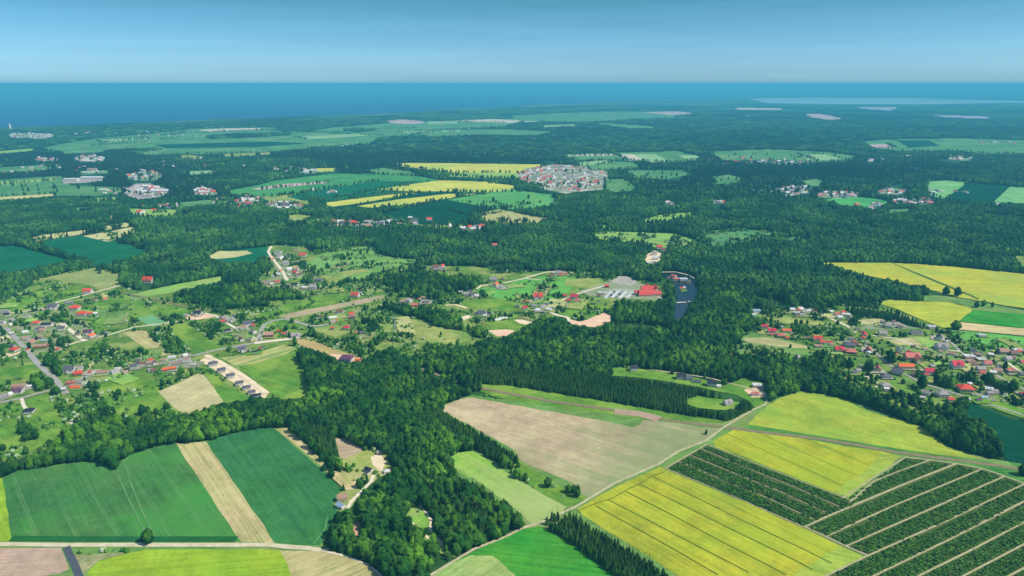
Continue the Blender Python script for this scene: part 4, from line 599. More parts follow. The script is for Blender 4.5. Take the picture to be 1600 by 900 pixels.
# x, y, width in survey pixels, shape, roof, wall, turn
HS = [
 (137,456,14,'dormer','red','white',8),(165,467,7,'gable','orange','white',20),(83,480,16,'ell','slate','white',10),(108,473,13,'flat','grey','grey',15),(117,482,16,'hip','red','white',5),(128,491,16,'hip','red','white',5),(142,489,8,'gable','orange','cream',10),
 (56,504,12,'hip','red','white',10),(73,507,17,'long','navy','white',8),(63,514,15,'long','slate','white',12),(96,514,12,'gable','slate','white',20),(4,488,16,'flat','grey','grey',30),(11,492,9,'gable','navy','white',20),(17,507,7,'gable','white','white',70),(40,519,9,'gable','white','white',20),(31,515,10,'hip','olive','cream',20),(18,500,8,'gable','grey','white',0),(41,494,11,'flat','grey','white',12),
 (138,520,15,'ell','purple','white',10),(143,525,11,'dormer','orange','white',70),(50,532,9,'long','red','cream',75),(64,541,22,'long','tan','brick',12),(90,545,8,'hip','red','white',0),(23,546,15,'hip','red','white',-20),(68,532,10,'flat','blue','grey',0),(40,528,9,'gable','tan','white',20),
 (109,578,18,'ell','slate','white',10),(122,583,14,'hip','red','brick',20),(141,581,7,'gable','red','white',0),(161,582,20,'long','tan','white',10),(179,581,13,'dormer','grey','white',60),(110,598,14,'flat','salmon','brick',10),(118,605,18,'long','orange','cream',8),(126,597,8,'gable','grey','white',0),
 (30,603,22,'long','tan','white',12),(28,612,16,'dormer','purple','white',10),(17,615,9,'gable','white','white',60),(3,620,18,'flat','grey','grey',80),(45,642,17,'hip','navy','white',12),(47,603,8,'gable','white','cream',10),
 (232,440,17,'dormer','red','white',0),(209,573,12,'gable','slate','white',20),(225,568,18,'long','brown','white',15),(236,562,8,'gable','red','white',20),(242,567,10,'gable','brown','white',-60),(258,577,9,'gable','orange','brick',15),(268,575,14,'long','orange','brick',15),
 (276,568,12,'flat','tan','grey',20),(292,566,12,'gable','grey','white',10),(268,558,13,'flat','white','white',15),(289,555,8,'gable','white','white',50),(284,563,8,'gable','grey','white',0),(302,569,8,'flat','white','grey',0),(256,562,9,'gable','tan','white',10),
 (309,490,14,'ell','navy','white',5),(378,546,14,'ell','slate','white',15),(398,549,11,'long','navy','white',10),(384,547,8,'gable','tan','white',30),
 (333,568,15,'hip','slate','white',24),(346,578,14,'hip','slate','white',24),(360,587,14,'hip','slate','white',24),(374,598,14,'hip','slate','white',24),(385,605,14,'hip','slate','white',24),(393,612,13,'hip','slate','white',24),(397,618,12,'hip','navy','white',24),(404,617,9,'gable','navy','white',24),
 (356,516,10,'hip','navy','white',30),(387,507,14,'gable','slate','white',30),(396,519,12,'gable','olive','white',-40),(377,531,11,'gable','brown','white',-50),(391,531,11,'gable','olive','cream',-20),(360,500,12,'ell','grey','white',20),(366,494,8,'gable','slate','white',10),(352,497,9,'gable','grey','white',20),(380,512,10,'gable','tan','white',20),
 (473,400,12,'dormer','red','white',5),(436,399,9,'gable','grey','white',10),(434,394,10,'flat','grey','white',0),(447,412,10,'gable','grey','white',10),(452,421,9,'gable','white','white',30),(462,427,10,'gable','red','white',-30),(435,429,8,'gable','white','white',0),(432,440,12,'long','red','white',5),(427,441,7,'gable','brown','white',10),(416,441,12,'flat','grey','grey',5),
 (461,444,13,'long','navy','white',-15),(498,438,12,'hip','slate','grey',0),(489,450,12,'gable','grey','white',0),(463,421,9,'gable','tan','white',0),(468,430,9,'gable','brown','white',10),(440,404,8,'gable','white','white',40),(463,391,10,'flat','tan','cream',5),(475,449,7,'gable','white','white',0),
 (555,462,14,'dormer','red','white',-10),(531,487,12,'hip','brown','white',5),(549,491,9,'gable','red','white',20),(520,496,14,'long','white','white',20),(524,500,9,'long','red','white',20),(541,512,12,'hip','crimson','white',0),(551,497,10,'gable','brown','grey',0),(556,518,5,'gable','red','white',0),
 (437,516,9,'hip','orange','brick',0),(421,524,15,'gable','tan','brick',10),(462,525,14,'ell','grey','white',15),(542,561,22,'hip','purple','white',-8),
 (681,418,11,'gable','brown','white',0),(691,416,8,'gable','red','white',60),(690,420,9,'gable','grey','white',0),(775,445,9,'gable','orange','white',60),(771,438,12,'gable','grey','white',0),(785,449,8,'gable','grey','white',20),(729,460,9,'gable','grey','white',0),(740,461,10,'gable','slate','white',20),(720,457,8,'gable','grey','white',0),(734,456,8,'gable','slate','white',0),(745,462,8,'gable','white','white',0),
 (638,470,14,'hip','grey','white',-30),(648,477,10,'gable','salmon','brick',0),(649,482,5,'gable','red','brick',0),(666,471,12,'flat','grey','grey',0),(630,471,8,'gable','tan','white',0),
 (752,490,13,'gable','slate','white',0),(762,489,9,'gable','grey','white',30),(745,490,8,'gable','slate','white',0),(758,493,7,'gable','white','white',0),
 (841,465,16,'dormer','red','white',-3),(820,470,8,'hip','red','white',0),(820,481,9,'gable','crimson','white',0),(897,465,13,'dormer','crimson','white',-5),(902,470,8,'gable','salmon','white',0),(948,447,8,'gable','red','brick',-10),(862,430,9,'gable','brown','cream',0),(872,427,11,'gable','grey','cream',0),(880,427,8,'gable','tan','cream',0),
 (835,478,9,'gable','grey','white',0),(848,480,10,'gable','grey','white',20),(858,484,9,'gable','white','white',-20),(862,481,10,'flat','grey','grey',0),(829,472,8,'gable','tan','white',20),(853,476,8,'gable','slate','white',0),(840,485,9,'gable','white','white',10),(940,458,12,'flat','white','cream',0),
 (1053,432,9,'gable','salmon','white',-40),(1056,436,11,'hip','salmon','white',0),(1068,437,14,'flat','white','white',0),(1065,450,6,'gable','red','white',0),(1069,449,5,'gable','white','white',0),
 (1017,410,10,'flat','white','white',10),(1024,404,9,'gable','white','white',0),(1030,387,10,'gable','red','white',0),(1022,397,9,'gable','grey','white',0),(1037,391,9,'gable','brown','white',0),(1012,411,6,'gable','white','white',0),(1034,400,7,'gable','white','white',0),(1027,411,6,'gable','white','white',0),
 (773,384,9,'gable','salmon','white',0),(1195,511,11,'dormer','crimson','white',-15),(1206,518,14,'dormer','crimson','white',-5),(1229,516,16,'long','orange','white',-3),(1220,524,14,'hip','salmon','cream',-8),(1277,530,15,'dormer','red','white',-6),(1294,534,13,'long','crimson','white',-6),(1279,541,13,'flat','tan','cream',-8),(1245,559,11,'gable','grey','grey',30),(1299,538,8,'gable','tan','white',0),
 (1326,540,18,'hip','slate','grey',-8),(1311,547,15,'dormer','crimson','cream',-6),(1329,550,18,'hip','salmon','brick',-14),(1357,547,13,'gable','salmon','brick',60),(1350,524,12,'gable','crimson','white',60),(1379,522,14,'gable','grey','white',-8),(1431,520,19,'long','slate','white',0),(1467,528,13,'gable','navy','white',60),(1471,543,19,'dormer','grey','white',0),
 (1405,547,12,'gable','grey','white',70),(1424,560,25,'ell','salmon','cream',-2),(1422,552,11,'gable','crimson','brick',-60),(1415,573,27,'long','orange','cream',-2),(1402,582,18,'gable','slate','white',-35),(1452,581,16,'gable','crimson','white',-12),(1494,572,20,'dormer','crimson','white',2),(1372,577,13,'gable','salmon','cream',70),(1384,588,16,'hip','slate','white',0),(1383,602,15,'hip','grey','white',0),(1365,577,9,'gable','slate','white',0),
 (1313,582,11,'gable','brown','white',-50),(1335,581,9,'gable','slate','white',0),(1341,578,9,'gable','grey','white',0),(1445,614,13,'gable','grey','white',-30),(1472,616,20,'hip','grey','white',0),(1508,608,24,'hip','red','cream',-8),(1514,558,19,'flat','white','peach',0),(1517,565,14,'flat','tan','peach',0),(1533,562,15,'flat','white','brick',0),(1542,569,14,'gable','salmon','white',0),(1532,577,14,'gable','grey','white',0),(1540,577,7,'gable','crimson','white',60),(1534,582,9,'gable','red','cream',0),
 (1567,551,17,'gable','tan','grey',0),(1574,561,13,'gable','grey','white',20),(1583,553,13,'gable','brown','grey',0),(1590,548,16,'flat','white','grey',0),(1598,566,9,'gable','crimson','white',0),(1598,615,10,'gable','crimson','white',0),(1532,601,8,'gable','crimson','cream',0),(1545,608,13,'ell','white','white',-30),(1555,611,9,'gable','grey','white',0),(1538,620,12,'long','blue','white',0),(1530,624,9,'gable','purple','white',0),(1534,524,12,'flat','white','white',0),(1581,580,17,'flat','tan','grey',0),(1597,585,11,'gable','slate','grey',0),(1558,580,14,'gable','tan','white',-20),(1520,548,10,'gable','slate','white',-30),(1528,553,10,'gable','slate','white',-20),(1457,572,9,'gable','grey','brick',0),(1470,560,8,'flat','olive','cream',0),(1445,545,8,'gable','tan','white',0),(1487,553,10,'gable','tan','white',-30),
 (1238,484,9,'gable','white','white',0),(1245,489,11,'flat','white','grey',0),(1251,483,9,'gable','white','white',20),(1257,488,9,'gable','grey','white',0),(1263,486,8,'gable','white','white',0),(1253,492,8,'gable','grey','white',0),(1285,497,8,'gable','grey','white',20),(1312,496,9,'gable','white','white',0),(1322,492,13,'flat','white','white',-20),(1308,491,9,'gable','salmon','white',0),(1182,486,14,'flat','blue','white',0),(1177,492,8,'gable','white','white',0),(1298,487,8,'gable','white','white',0),
 (1378,508,10,'flat','grey','white',-30),(1388,510,11,'gable','grey','white',-20),(1400,507,10,'gable','grey','white',0),(1456,511,14,'flat','white','white',0),(1340,514,8,'gable','slate','white',0),(1355,535,8,'gable','olive','white',0),(1329,530,8,'gable','slate','white',0),
 (576,734,15,'ell','navy','white',-30),(604,735,11,'hip','white','white',20),(593,706,10,'gable','grey','grey',15),(535,778,18,'gable','tan','cream',15),(532,790,15,'gable','blue','white',-30),(612,732,7,'gable','navy','white',0),
 (990,576,14,'gable','navy','white',10),(1064,589,16,'dormer','navy','white',-5),(1077,591,12,'gable','slate','white',-8),(1089,595,14,'long','slate','white',-10),(1112,600,16,'gable','navy','white',-12),(1123,602,9,'flat','white','white',20),(1137,629,15,'dormer','grey','white',20),(1180,615,13,'flat','salmon','white',-8),(1183,602,16,'flat','white','white',-10),(1193,606,8,'flat','white','white',-10),(1165,634,0,'gable','grey','white',0),
 (45,312,0,'gable','white','white',0),(236,330,0,'gable','white','white',0)]
HS = [h for h in HS if h[2] > 0]
HEDGE = []
PLOTM = [OLIVE, MEADOW2, MEADOWD, PALEG(0), YARD, crop('kitchen_garden', C(96, 104, 60), C(140, 140, 92), .2, 1.4, tram=5, tw=1, tcol=C(60, 110, 44), ps=14), crop('hay_plot', C(150, 158, 92), C(172, 170, 112), .2, .8, ps=20), plain('paved_yard', C(176, 168, 150), C(140, 136, 120), scale=.3)]
pr = random.Random(5)
for h in HS:
    if h[1] < 385 or (900 < h[0] < 1100 and h[1] < 480) or 500 < h[0] < 620 and h[1] > 690 or 325 < h[0] < 408 and h[1] > 564 or 985 < h[0] < 1196 and h[1] > 570: continue
    a0 = math.radians(h[6]+pr.choice([0, 90])+pr.uniform(-4, 4)); X, Y = G(h[0], h[1], 2)
    for q in range(2):
        wq, dq = pr.uniform(14, 24), pr.uniform(18, 44); sgn = pr.choice([-1, 1]); ox = 0 if q == 0 else pr.uniform(-18, 18); oy = 0 if q == 0 else sgn*(dq*.5+8)
        if q == 0: wq, dq = wq*.9, wq*.9
        ca, sa = math.cos(a0), math.sin(a0); P4 = []
        for ux, uy in ((-.5, -.5), (.5, -.5), (.5, .5), (-.5, .5)):
            lx, ly = ox+ux*wq, oy+uy*dq; P4.append((X+lx*ca-ly*sa, Y+lx*sa+ly*ca))
        if q == 1:
            cpx, cpy = PIX(np.array([p[0] for p in P4]), np.array([p[1] for p in P4]), 0*np.zeros(4))
            cc = look(cpx, cpy)
            if (cc == 0).any() or (cc == 1).any() or (cc == 2).any(): continue
            for e0, e1 in ((0, 1), (1, 2), (2, 3)):
                if pr.random() < .5: continue
                A_, B_ = P4[e0], P4[e1]; n_ = int(math.hypot(B_[0]-A_[0], B_[1]-A_[1])/1.9)
                for t_ in range(n_): HEDGE.append((A_[0]+(B_[0]-A_[0])*t_/n_, A_[1]+(B_[1]-A_[1])*t_/n_))
        LAYER[0] += 1; zz = 1.35+.002*(LAYER[0]-300)
        mt = PLOTM[pr.choice([4, 0, 2, 7, 1])] if q == 0 else PLOTM[pr.choice([0, 1, 2, 3, 5, 5, 6])]
        tag(obj('house_yard' if q == 0 else 'garden_plot', mesh('plot', [(x, y, zz) for x, y in P4], [(0, 1, 2, 3)], mt)), kind='structure')
for k in range(150):
    qx, qy = pr.uniform(0, 960), pr.uniform(400, 700); i_, j_ = int(qy-RY0), int(qx-RX0)
    if USE[i_, j_] not in (6, 7): continue
    a0 = pr.choice([.35, .35+math.pi/2, -.25])+pr.uniform(-.1, .1); X, Y = G(qx, qy); wq, dq = pr.uniform(16, 34), pr.uniform(40, 100); ca, sa = math.cos(a0), math.sin(a0); P4 = [(X+ux*wq*ca-uy*dq*sa, Y+ux*wq*sa+uy*dq*ca) for ux, uy in ((-.5, -.5), (.5, -.5), (.5, .5), (-.5, .5))]
    cc = look(*PIX(np.array([p[0] for p in P4]), np.array([p[1] for p in P4]), np.zeros(4)))
    if (cc < 5).any(): continue
    LAYER[0] += 1; tag(obj('meadow_plot', mesh('plot', [(x, y, 1.345+.002*(LAYER[0]-300)) for x, y in P4], [(0, 1, 2, 3)], PLOTM[pr.choice([0, 1, 2, 2, 3, 5, 6])])), kind='structure')
    e0 = pr.choice([0, 1]); A_, B_ = P4[e0], P4[e0+1]; n_ = int(math.hypot(B_[0]-A_[0], B_[1]-A_[1])/2.2)
    if pr.random() < .5: HEDGE += [(A_[0]+(B_[0]-A_[0])*t_/n_, A_[1]+(B_[1]-A_[1])*t_/n_) for t_ in range(n_)]
# clear trees where a house stands
for h in HS:
    x, y, wd = h[:3]; r = wd*.62; USE[int(y-r*.55-RY0):int(y+r*.7-RY0), int(x-r-RX0):int(x+r-RX0)] = 0

def box(x0, x1, y0, y1, z0, z1):
    return [(x0,y0,z0),(x1,y0,z0),(x1,y1,z0),(x0,y1,z0),(x0,y0,z1),(x1,y0,z1),(x1,y1,z1),(x0,y1,z1)], [(0,3,2,1),(4,5,6,7),(0,1,5,4),(1,2,6,5),(2,3,7,6),(3,0,4,7)]
def join(parts):
    V, Fc = [], []
    for v, f in parts:
        k = len(V); V += v; Fc += [tuple(i+k for i in q) for q in f]
    return V, Fc
def gwall(w, d, h, r, cx=0, cy=0, swap=False):
    """wall block with gable ends, ridge along x (or y when swapped)"""
    v = [(-w/2,-d/2,0),(w/2,-d/2,0),(w/2,d/2,0),(-w/2,d/2,0),(-w/2,-d/2,h),(w/2,-d/2,h),(w/2,d/2,h),(-w/2,d/2,h),(-w/2,0,h+r),(w/2,0,h+r)]
    f = [(0,1,5,4),(2,3,7,6),(1,2,6,9,5),(3,0,4,8,7),(0,3,2,1)]
    if swap: v = [(-y, x, z) for x, y, z in v]
    return [(x+cx, y+cy, z) for x, y, z in v], f
def groof(w, d, h, r, cx=0, cy=0, swap=False, o=.5, t=.25):
    sl = r/(d/2); e = h-o*sl
    pr = [(-d/2-o, e), (0, h+r), (d/2+o, e), (d/2+o, e+t), (0, h+r+t), (-d/2-o, e+t)]
    v = [(s*(w/2+o), y, z+.02) for s in (-1, 1) for y, z in pr]
    f = [(i, (i+1) % 6, (i+1) % 6+6, i+6) for i in range(6)] + [(0,5,4,1),(1,4,3,2),(6,7,10,11),(7,8,9,10)]
    if swap: v = [(-y, x, z) for x, y, z in v]
    return [(x+cx, y+cy, z) for x, y, z in v], f
def hroof(w, d, h, r, o=.6):
    a, b = w/2+o, d/2+o; k = max(.4, a-b)
    v = [(-a,-b,h),(a,-b,h),(a,b,h),(-a,b,h),(-a,-b,h+.2),(a,-b,h+.2),(a,b,h+.2),(-a,b,h+.2),(-k,0,h+r),(k,0,h+r)]
    return v, [(3,2,1,0),(0,1,5,4),(1,2,6,5),(2,3,7,6),(3,0,4,7),(4,5,9,8),(5,6,9),(6,7,8,9),(7,4,8)]
def HM(kind, name, c):
    k = kind+name
    if k not in MAT: plain(k, c, tuple(v*(.72 if kind != 'wall_' else .85) for v in c[:3])+(1,), scale=.8, rough=.7, spec=.25, rnd=.10)
    return MAT[k]
GLASS = plain('window_glass', C(40, 52, 66), rough=.15, spec=.6)
WOODD = plain('door_wood', C(92, 62, 44))
BRICK = plain('chimney_brick', C(150, 96, 78))
CACHE = {}
def part_mesh(key, fn, mat):
    if key not in CACHE: v, f = fn(); CACHE[key] = mesh(key.split('|')[0], v, f, mat)
    return CACHE[key]
DIM = dict(gable=(12, 8.6, 4.6, 3.6), hip=(13, 10.5, 3.8, 3.4), long=(20, 8.2, 4.0, 3.0), dormer=(13, 9.4, 4.6, 4.2), ell=(13, 8, 4.4, 3.4), flat=(15, 10, 4.6, .4))
WIN = lambda: box(-.65, .65, -.06, .06, -.7, .7); FRM = None
def house(x, y, wpx, shape, roof, wall, turn, detail):
    X, Y = G(x, y, 3.0); m = mpp(x, y); W, D, h, r = DIM[shape]; s = wpx*m/W*.84
    if shape == 'long': D = 8.5
    root = bpy.data.objects.new({'long': 'long_house', 'flat': 'flat_roofed_building'}.get(shape, 'house'), None); COL.objects.link(root)
    root.location = (X, Y, 1.2); root.rotation_euler = (0, 0, math.radians(turn)); root.scale = (s, s*random.uniform(.9, 1.05), min(s, 1.25)*random.uniform(.9, 1.05))
    wm, rm = HM('wall_', wall, WC[wall]), HM('roof_', roof, RC[roof])
    k = f'|{shape}|{roof}|{wall}'
    if shape in ('gable', 'long'): wf = lambda: gwall(W, D, h, r); rf = lambda: groof(W, D, h, r)
    elif shape == 'dormer': wf = lambda: gwall(W, D, h, r); rf = lambda: join([groof(W, D, h, r), groof(3.2, 3.6, h+1.6, 1.4, 0, -D/2+1.6, True, .3, .2)])
    elif shape == 'hip': wf = lambda: box(-W/2, W/2, -D/2, D/2, 0, h); rf = lambda: hroof(W, D, h, r)
    elif shape == 'ell': wf = lambda: join([gwall(W, D, h, r), gwall(8, 6, h-.1, r*.8, 3, -D/2-2, True)]); rf = lambda: join([groof(W, D, h, r), groof(8, 6, h-.1, r*.8, 3, -D/2-2, True)])
    else: wf = lambda: box(-W/2, W/2, -D/2, D/2, 0, h); rf = lambda: join([box(-W/2-.3, W/2+.3, -D/2-.3, D/2+.3, h+.01, h+.4), box(1, 4, -2, 1, h+.4, h+1.5)])
    obj('wall', part_mesh('wall'+k, wf, wm), root); ro = obj('roof', part_mesh('roof'+k, rf, rm), root)
    if shape != 'flat': obj('chimney', part_mesh('chimney|', lambda: box(-.4, .4, -.35, .35, -1.6, 1.2), BRICK), ro, (W*.22, D*.12, h+r*.86))
    if shape == 'dormer': obj('dormer', part_mesh(f'dormer|{wall}', lambda: gwall(3.2, 3.2, 1.6, 1.4, 0, 0, True), wm), root, (0, -D/2+1.6, h))
    if detail:
        wme = part_mesh('window|', WIN, GLASS)
        xs = [W*f for f in ((-.36, -.14, .3) if shape != 'ell' else (-.36, -.14))]
        for q in xs: obj('window', wme, root, (q, -D/2-.02, 1.7))
        for q in (-.22, .22): obj('window', wme, root, (W/2+.02, D*q, 1.7), math.pi/2)
        if shape in ('gable', 'long', 'dormer'): obj('window', wme, root, (W/2+.02, 0, h+r*.35), math.pi/2)
        if shape == 'dormer': obj('window', wme, root, (0, -D/2-.02, h+.9))
        obj('door', part_mesh('door|', lambda: box(-.5, .5, -.06, .06, 0, 2.1), WOODD), root, (W*.08 if shape != 'ell' else -W*.02, -D/2-.03, 0))
    return root
LAND = [((137,457),'the track fork behind the left village'),((60,515),'the left road'),((23,546),'the sandy plot by the left road'),((100,606),'the lower end of the left road'),((45,642),'the bright paddock at the left edge'),((232,440),'the long pale field between woods'),
 ((140,524),'the wide track above the meadow'),((170,582),'the lower village road'),((225,568),'the straw strip above the lower road'),((275,568),'the straw coloured field'),((360,590),'the sandy building plots'),((390,520),'the sharp road bend from its left side'),((309,490),'the sandy plot above the bend'),
 ((435,400),'the top of the hill village street'),((455,435),'the foot of the hill village street'),((556,462),'the end of the wide bare strip'),((535,495),'the middle of the wide bare strip'),((440,525),'the sharp road bend from its right side'),((542,562),'the sandy strip entering the wood'),
 ((685,418),'the meadow at the forest edge'),((775,442),'the pasture track'),((733,460),'the wood in the centre valley'),((642,474),'the slender white mast'),((756,490),'the red and white mast'),((840,470),'the open green pasture'),((897,466),'the resort access road'),((872,428),'the white track at the forest'),
 ((940,455),'the resort car park'),((1060,438),'the lake'),((1022,400),'the head of the lake'),((1205,515),'the striped dirt plot'),((1285,532),'the right end of the dirt plot'),((1250,487),'the wood behind the yellowish strip'),((1310,494),'the back street of the right village'),((1330,545),'the upper lane junction'),((1380,520),'the allotments'),
 ((1440,522),'the yellow green field above the village'),((1471,540),'the tan plot in the village centre'),((1415,565),'the orange barn roof'),((1375,590),'the pale forked path'),((1320,582),'the wood on the left of the right village'),((1460,615),'the narrow lawn with dark hedges'),((1510,610),'the dark teal field'),
 ((1490,575),'the lane through the right village'),((1525,562),'the peach walled block'),((1570,560),'the short lane at the right edge'),((1538,577),'the middle of the lane'),((1534,524),'the tan strip field'),((578,732),'the white forest drive'),((533,784),'the right tip of the deep green field'),((1000,578),'the left clearing houses'),((1085,595),'the middle of the house clearing'),((1137,630),'the villa clearing'),((1185,610),'the sandy plot by the farm track'),((773,384),'the forest road')]
RN = dict(crimson='crimson', slate='dark grey', navy='almost black', tan='tan', salmon='faded red', blue='pale blue', olive='olive grey')
SN = dict(gable='gabled house', hip='hip roofed house', long='long low house', dormer='house with a dormer', ell='angled house', flat='flat roofed block')
ORD = ['nearest to', 'second nearest to', 'third nearest to', 'fourth nearest to', 'fifth nearest to', 'sixth nearest to', 'seventh nearest to', 'eighth nearest to']
groups = {}
for i, h in enumerate(HS):
    j = min(range(len(LAND)), key=lambda k: math.hypot(LAND[k][0][0]-h[0], (LAND[k][0][1]-h[1])*2)); groups.setdefault((h[4], h[5], h[3], j), []).append(i)
LBL = {}
for (rc, wc, shp, j), idx in groups.items():
    idx.sort(key=lambda i: math.hypot(LAND[j][0][0]-HS[i][0], (LAND[j][0][1]-HS[i][1])*2))
    for n, i in enumerate(idx):
        LBL[i] = f"{wc} {SN[shp]}, {RN.get(rc, rc)} roof, " + (ORD[n]+' ' if len(idx) > 1 else 'beside ') + LAND[j][1]
        if len(LBL[i].split()) > 16: LBL[i] = f"{wc} {SN[shp].split()[-1] if shp != 'dormer' else 'dormered house'}, {RN.get(rc, rc)} roof, " + (ORD[n].replace('nearest to', 'from')+' ' if len(idx) > 1 and n else 'beside ') + LAND[j][1]
for i, h in enumerate(HS):
    r = house(*h, detail=h[1] > 430)
    tag(r, LBL[i], 'house' if h[3] != 'flat' else 'building', 'houses of the villages and farms')

SHED = [part_mesh(f'shed|{i}', lambda: gwall(5, 4, 2.4, 1.2), HM('wall_', ['grey', 'cream', 'white'][i], WC[['grey', 'cream', 'white'][i]])) for i in range(3)]
sr = random.Random(9)
for h in HS:
    if h[1] < 400 or sr.random() < .35 or (h[0] < 60 and h[1] > 630) or 500 < h[0] < 620 and h[1] > 690 or 325 < h[0] < 408 and h[1] > 564 or 985 < h[0] < 1196 and h[1] > 570: continue
    X, Y = G(h[0], h[1], 2); a_ = sr.uniform(0, 6.28); d_ = sr.uniform(12, 20); x_, y_ = X+d_*math.cos(a_), Y+d_*math.sin(a_)
    root = bpy.data.objects.new('garden_shed', SHED[sr.randrange(3)]); COL.objects.link(root); root.location = (x_, y_, 1.2); root.rotation_euler = (0, 0, math.radians(h[6])); k_ = sr.uniform(.8, 1.4); root.scale = (k_, k_, k_)
    rc = sr.choice(['grey', 'tan', 'red', 'white', 'slate', 'brown']); obj('roof', part_mesh('roof|shed|'+rc, lambda: groof(5, 4, 2.4, 1.2, o=.3, t=.15), HM('roof_', rc, RC[rc])), root)
    pl = 'right hand village' if h[0] > 1100 else 'left hand villages' if h[0] < 420 else 'centre villages'
    tag(root, f'little {RN.get(rc, rc)} roofed shed beside a house of the {pl}', 'shed', f'{RN.get(rc, rc)} sheds of the {pl}')

# hotel by the lake: a cluster of red roofed wings
hx, hy = G(1014, 459); m_ = mpp(1014, 459)
ho = bpy.data.objects.new('hotel', None); COL.objects.link(ho); ho.location = (hx, hy, 0); ho.rotation_euler = (0, 0, .05); ho.scale = (.86, .86, 1)
tag(ho, 'large red roofed hotel with many wings beside the lake', 'hotel')
RED = HM('roof_', 'hotelred', C(204, 74, 66)); WH = HM('wall_', 'cream', WC['cream'])
for (cx, cy, ww, dd, hh, rr, sw) in [(0, 6, 30, 14, 8, 5, False), (14, 2, 26, 13, 9, 5, True), (-6, -10, 34, 12, 6, 4, False), (-22, -6, 18, 10, 5, 3.5, False), (2, 18, 22, 12, 7, 4, True), (10, -16, 20, 10, 5, 3, False), (-12, -18, 26, 8, 4, 3, False)]:
    wv = gwall(ww, dd, hh, rr, 0, 0, sw); rv = groof(ww, dd, hh, rr, 0, 0, sw)
    obj('wing', mesh('wing', *wv, WH), ho, (cx, cy, 0)); wr = obj('roof', mesh('roof', *rv, RED), ho, (cx, cy, 0))
    for q in (-.3, 0, .3):
        if not sw: obj('window', part_mesh('window|', WIN, GLASS), ho, (cx+ww*q, cy-dd/2-.05, hh*.55))
# greenhouses
GH = plain('greenhouse_film', C(206, 210, 206), rough=.4, spec=.3)
for k, (x, y) in enumerate([(780, 500), (786.5, 498), (793, 496)]):
    X, Y = G(x, y); v = []; n = 9
    for e_ in (-7, 7):
        for i in range(n): a = math.pi*i/(n-1); v.append((e_, 3.2*math.cos(a), 2.8*math.sin(a)))
    f = [(i, i+1, n+i+1, n+i) for i in range(n-1)] + [tuple(range(n-1, -1, -1)), tuple(range(n, 2*n))]
    o = obj('greenhouse', mesh('greenhouse', v, f, GH), None, (X, Y, 0), .25)
    tag(o, ['white tunnel greenhouse, left end of the row of three', 'white tunnel greenhouse, middle of the row of three', 'white tunnel greenhouse, right end of the row of three'][k], 'greenhouse', 'tunnel greenhouses')
# lattice masts
def mast(name, x, y, ht, bw, red, label):
    X, Y = G(x, y); root = bpy.data.objects.new(name, None); COL.objects.link(root); root.location = (X, Y, 0); tag(root, label, 'mast')
    MW = plain('mast_white', C(180, 186, 188)); MR = plain('mast_red', C(196, 70, 50)); seg = int(ht/6)
    def bar(a, b, t):
        a, b = Vector(a), Vector(b); d = (b-a).normalized(); u = d.orthogonal().normalized()*t; w_ = d.cross(u)
        v = [tuple(p+q) for p in (a, b) for q in (u+w_, u-w_, -u-w_, w_-u)]
        return v, [(0,1,5,4),(1,2,6,5),(2,3,7,6),(3,0,4,7),(3,2,1,0),(4,5,6,7)]
    for i in range(seg):
        z0, z1 = i*6, (i+1)*6; w0, w1 = bw*(1-.8*i/seg)/2, bw*(1-.8*(i+1)/seg)/2; P_ = []
        for sx_, sy_ in ((1, 1), (1, -1), (-1, -1), (-1, 1)):
            P_.append(bar((sx_*w0, sy_*w0, z0), (sx_*w1, sy_*w1, z1), .13))
            P_.append(bar((sx_*w0, sy_*w0, z0), (-sy_*w1 if sx_ == sy_ else sx_*w1, sy_*w1 if sx_ == sy_ else -sy_*w1, z1), .07))
        obj('section', mesh('section', *join(P_), MR if (red and i % 2 == 0) else MW), root)
    obj('antenna', mesh('antenna', *join([box(-.9, .9, -.9, .9, ht-4, ht-1), box(-.12, .12, -.12, .12, ht-1, ht+5)]), MW), root)
mast('lattice_mast', 617, 522, 27, 1.3, False, 'slender white lattice mast in the dry olive meadow')
mast('lattice_mast', 754, 522, 24, 1.6, True, 'red and white lattice mast at the wood edge')
# brick slab in the glade
X, Y = G(556, 828); o = obj('brick_slab', mesh('brick_slab', *box(-3, 3, -9, 9, 0, .5), plain('tan_slab', C(196, 160, 128))), None, (X, Y, .9), .1); tag(o, 'tan brick slab lying in a small forest glade', 'slab')
# parked cars at the resort
cv, cf = join([box(-2.2, 2.2, -.9, .9, .35, .95), box(-1.3, 1.1, -.8, .8, .95, 1.5)])
for k in range(14):
    t = k % 7; row = k//7; x = 951+row*12+t*1.5; y = 465.5-t*1.4; X, Y = G(x, y)
    cm = plain('car_paint_'+['white', 'grey', 'black', 'blue'][k % 4], [C(220, 220, 220), C(130, 134, 140), C(30, 30, 34), C(50, 70, 120)][k % 4], rough=.3, spec=.5)
    root = bpy.data.objects.new('parked_car', None); COL.objects.link(root); root.location = (X, Y, .95); root.rotation_euler = (0, 0, .2+row*.1)
    tag(root, 'small car parked on the pale rows of the resort car park', 'car', 'cars in the resort car park')
    obj('body', mesh('body', cv, cf, cm), root)
    wv_ = join([box(q-.32, q+.32, p-.1, p+.1, 0, .64) for q in (-1.4, 1.4) for p in (-.85, .85)]); obj('wheels', part_mesh('wheels|', lambda: wv_, plain('tyre', C(30, 30, 30))), root)

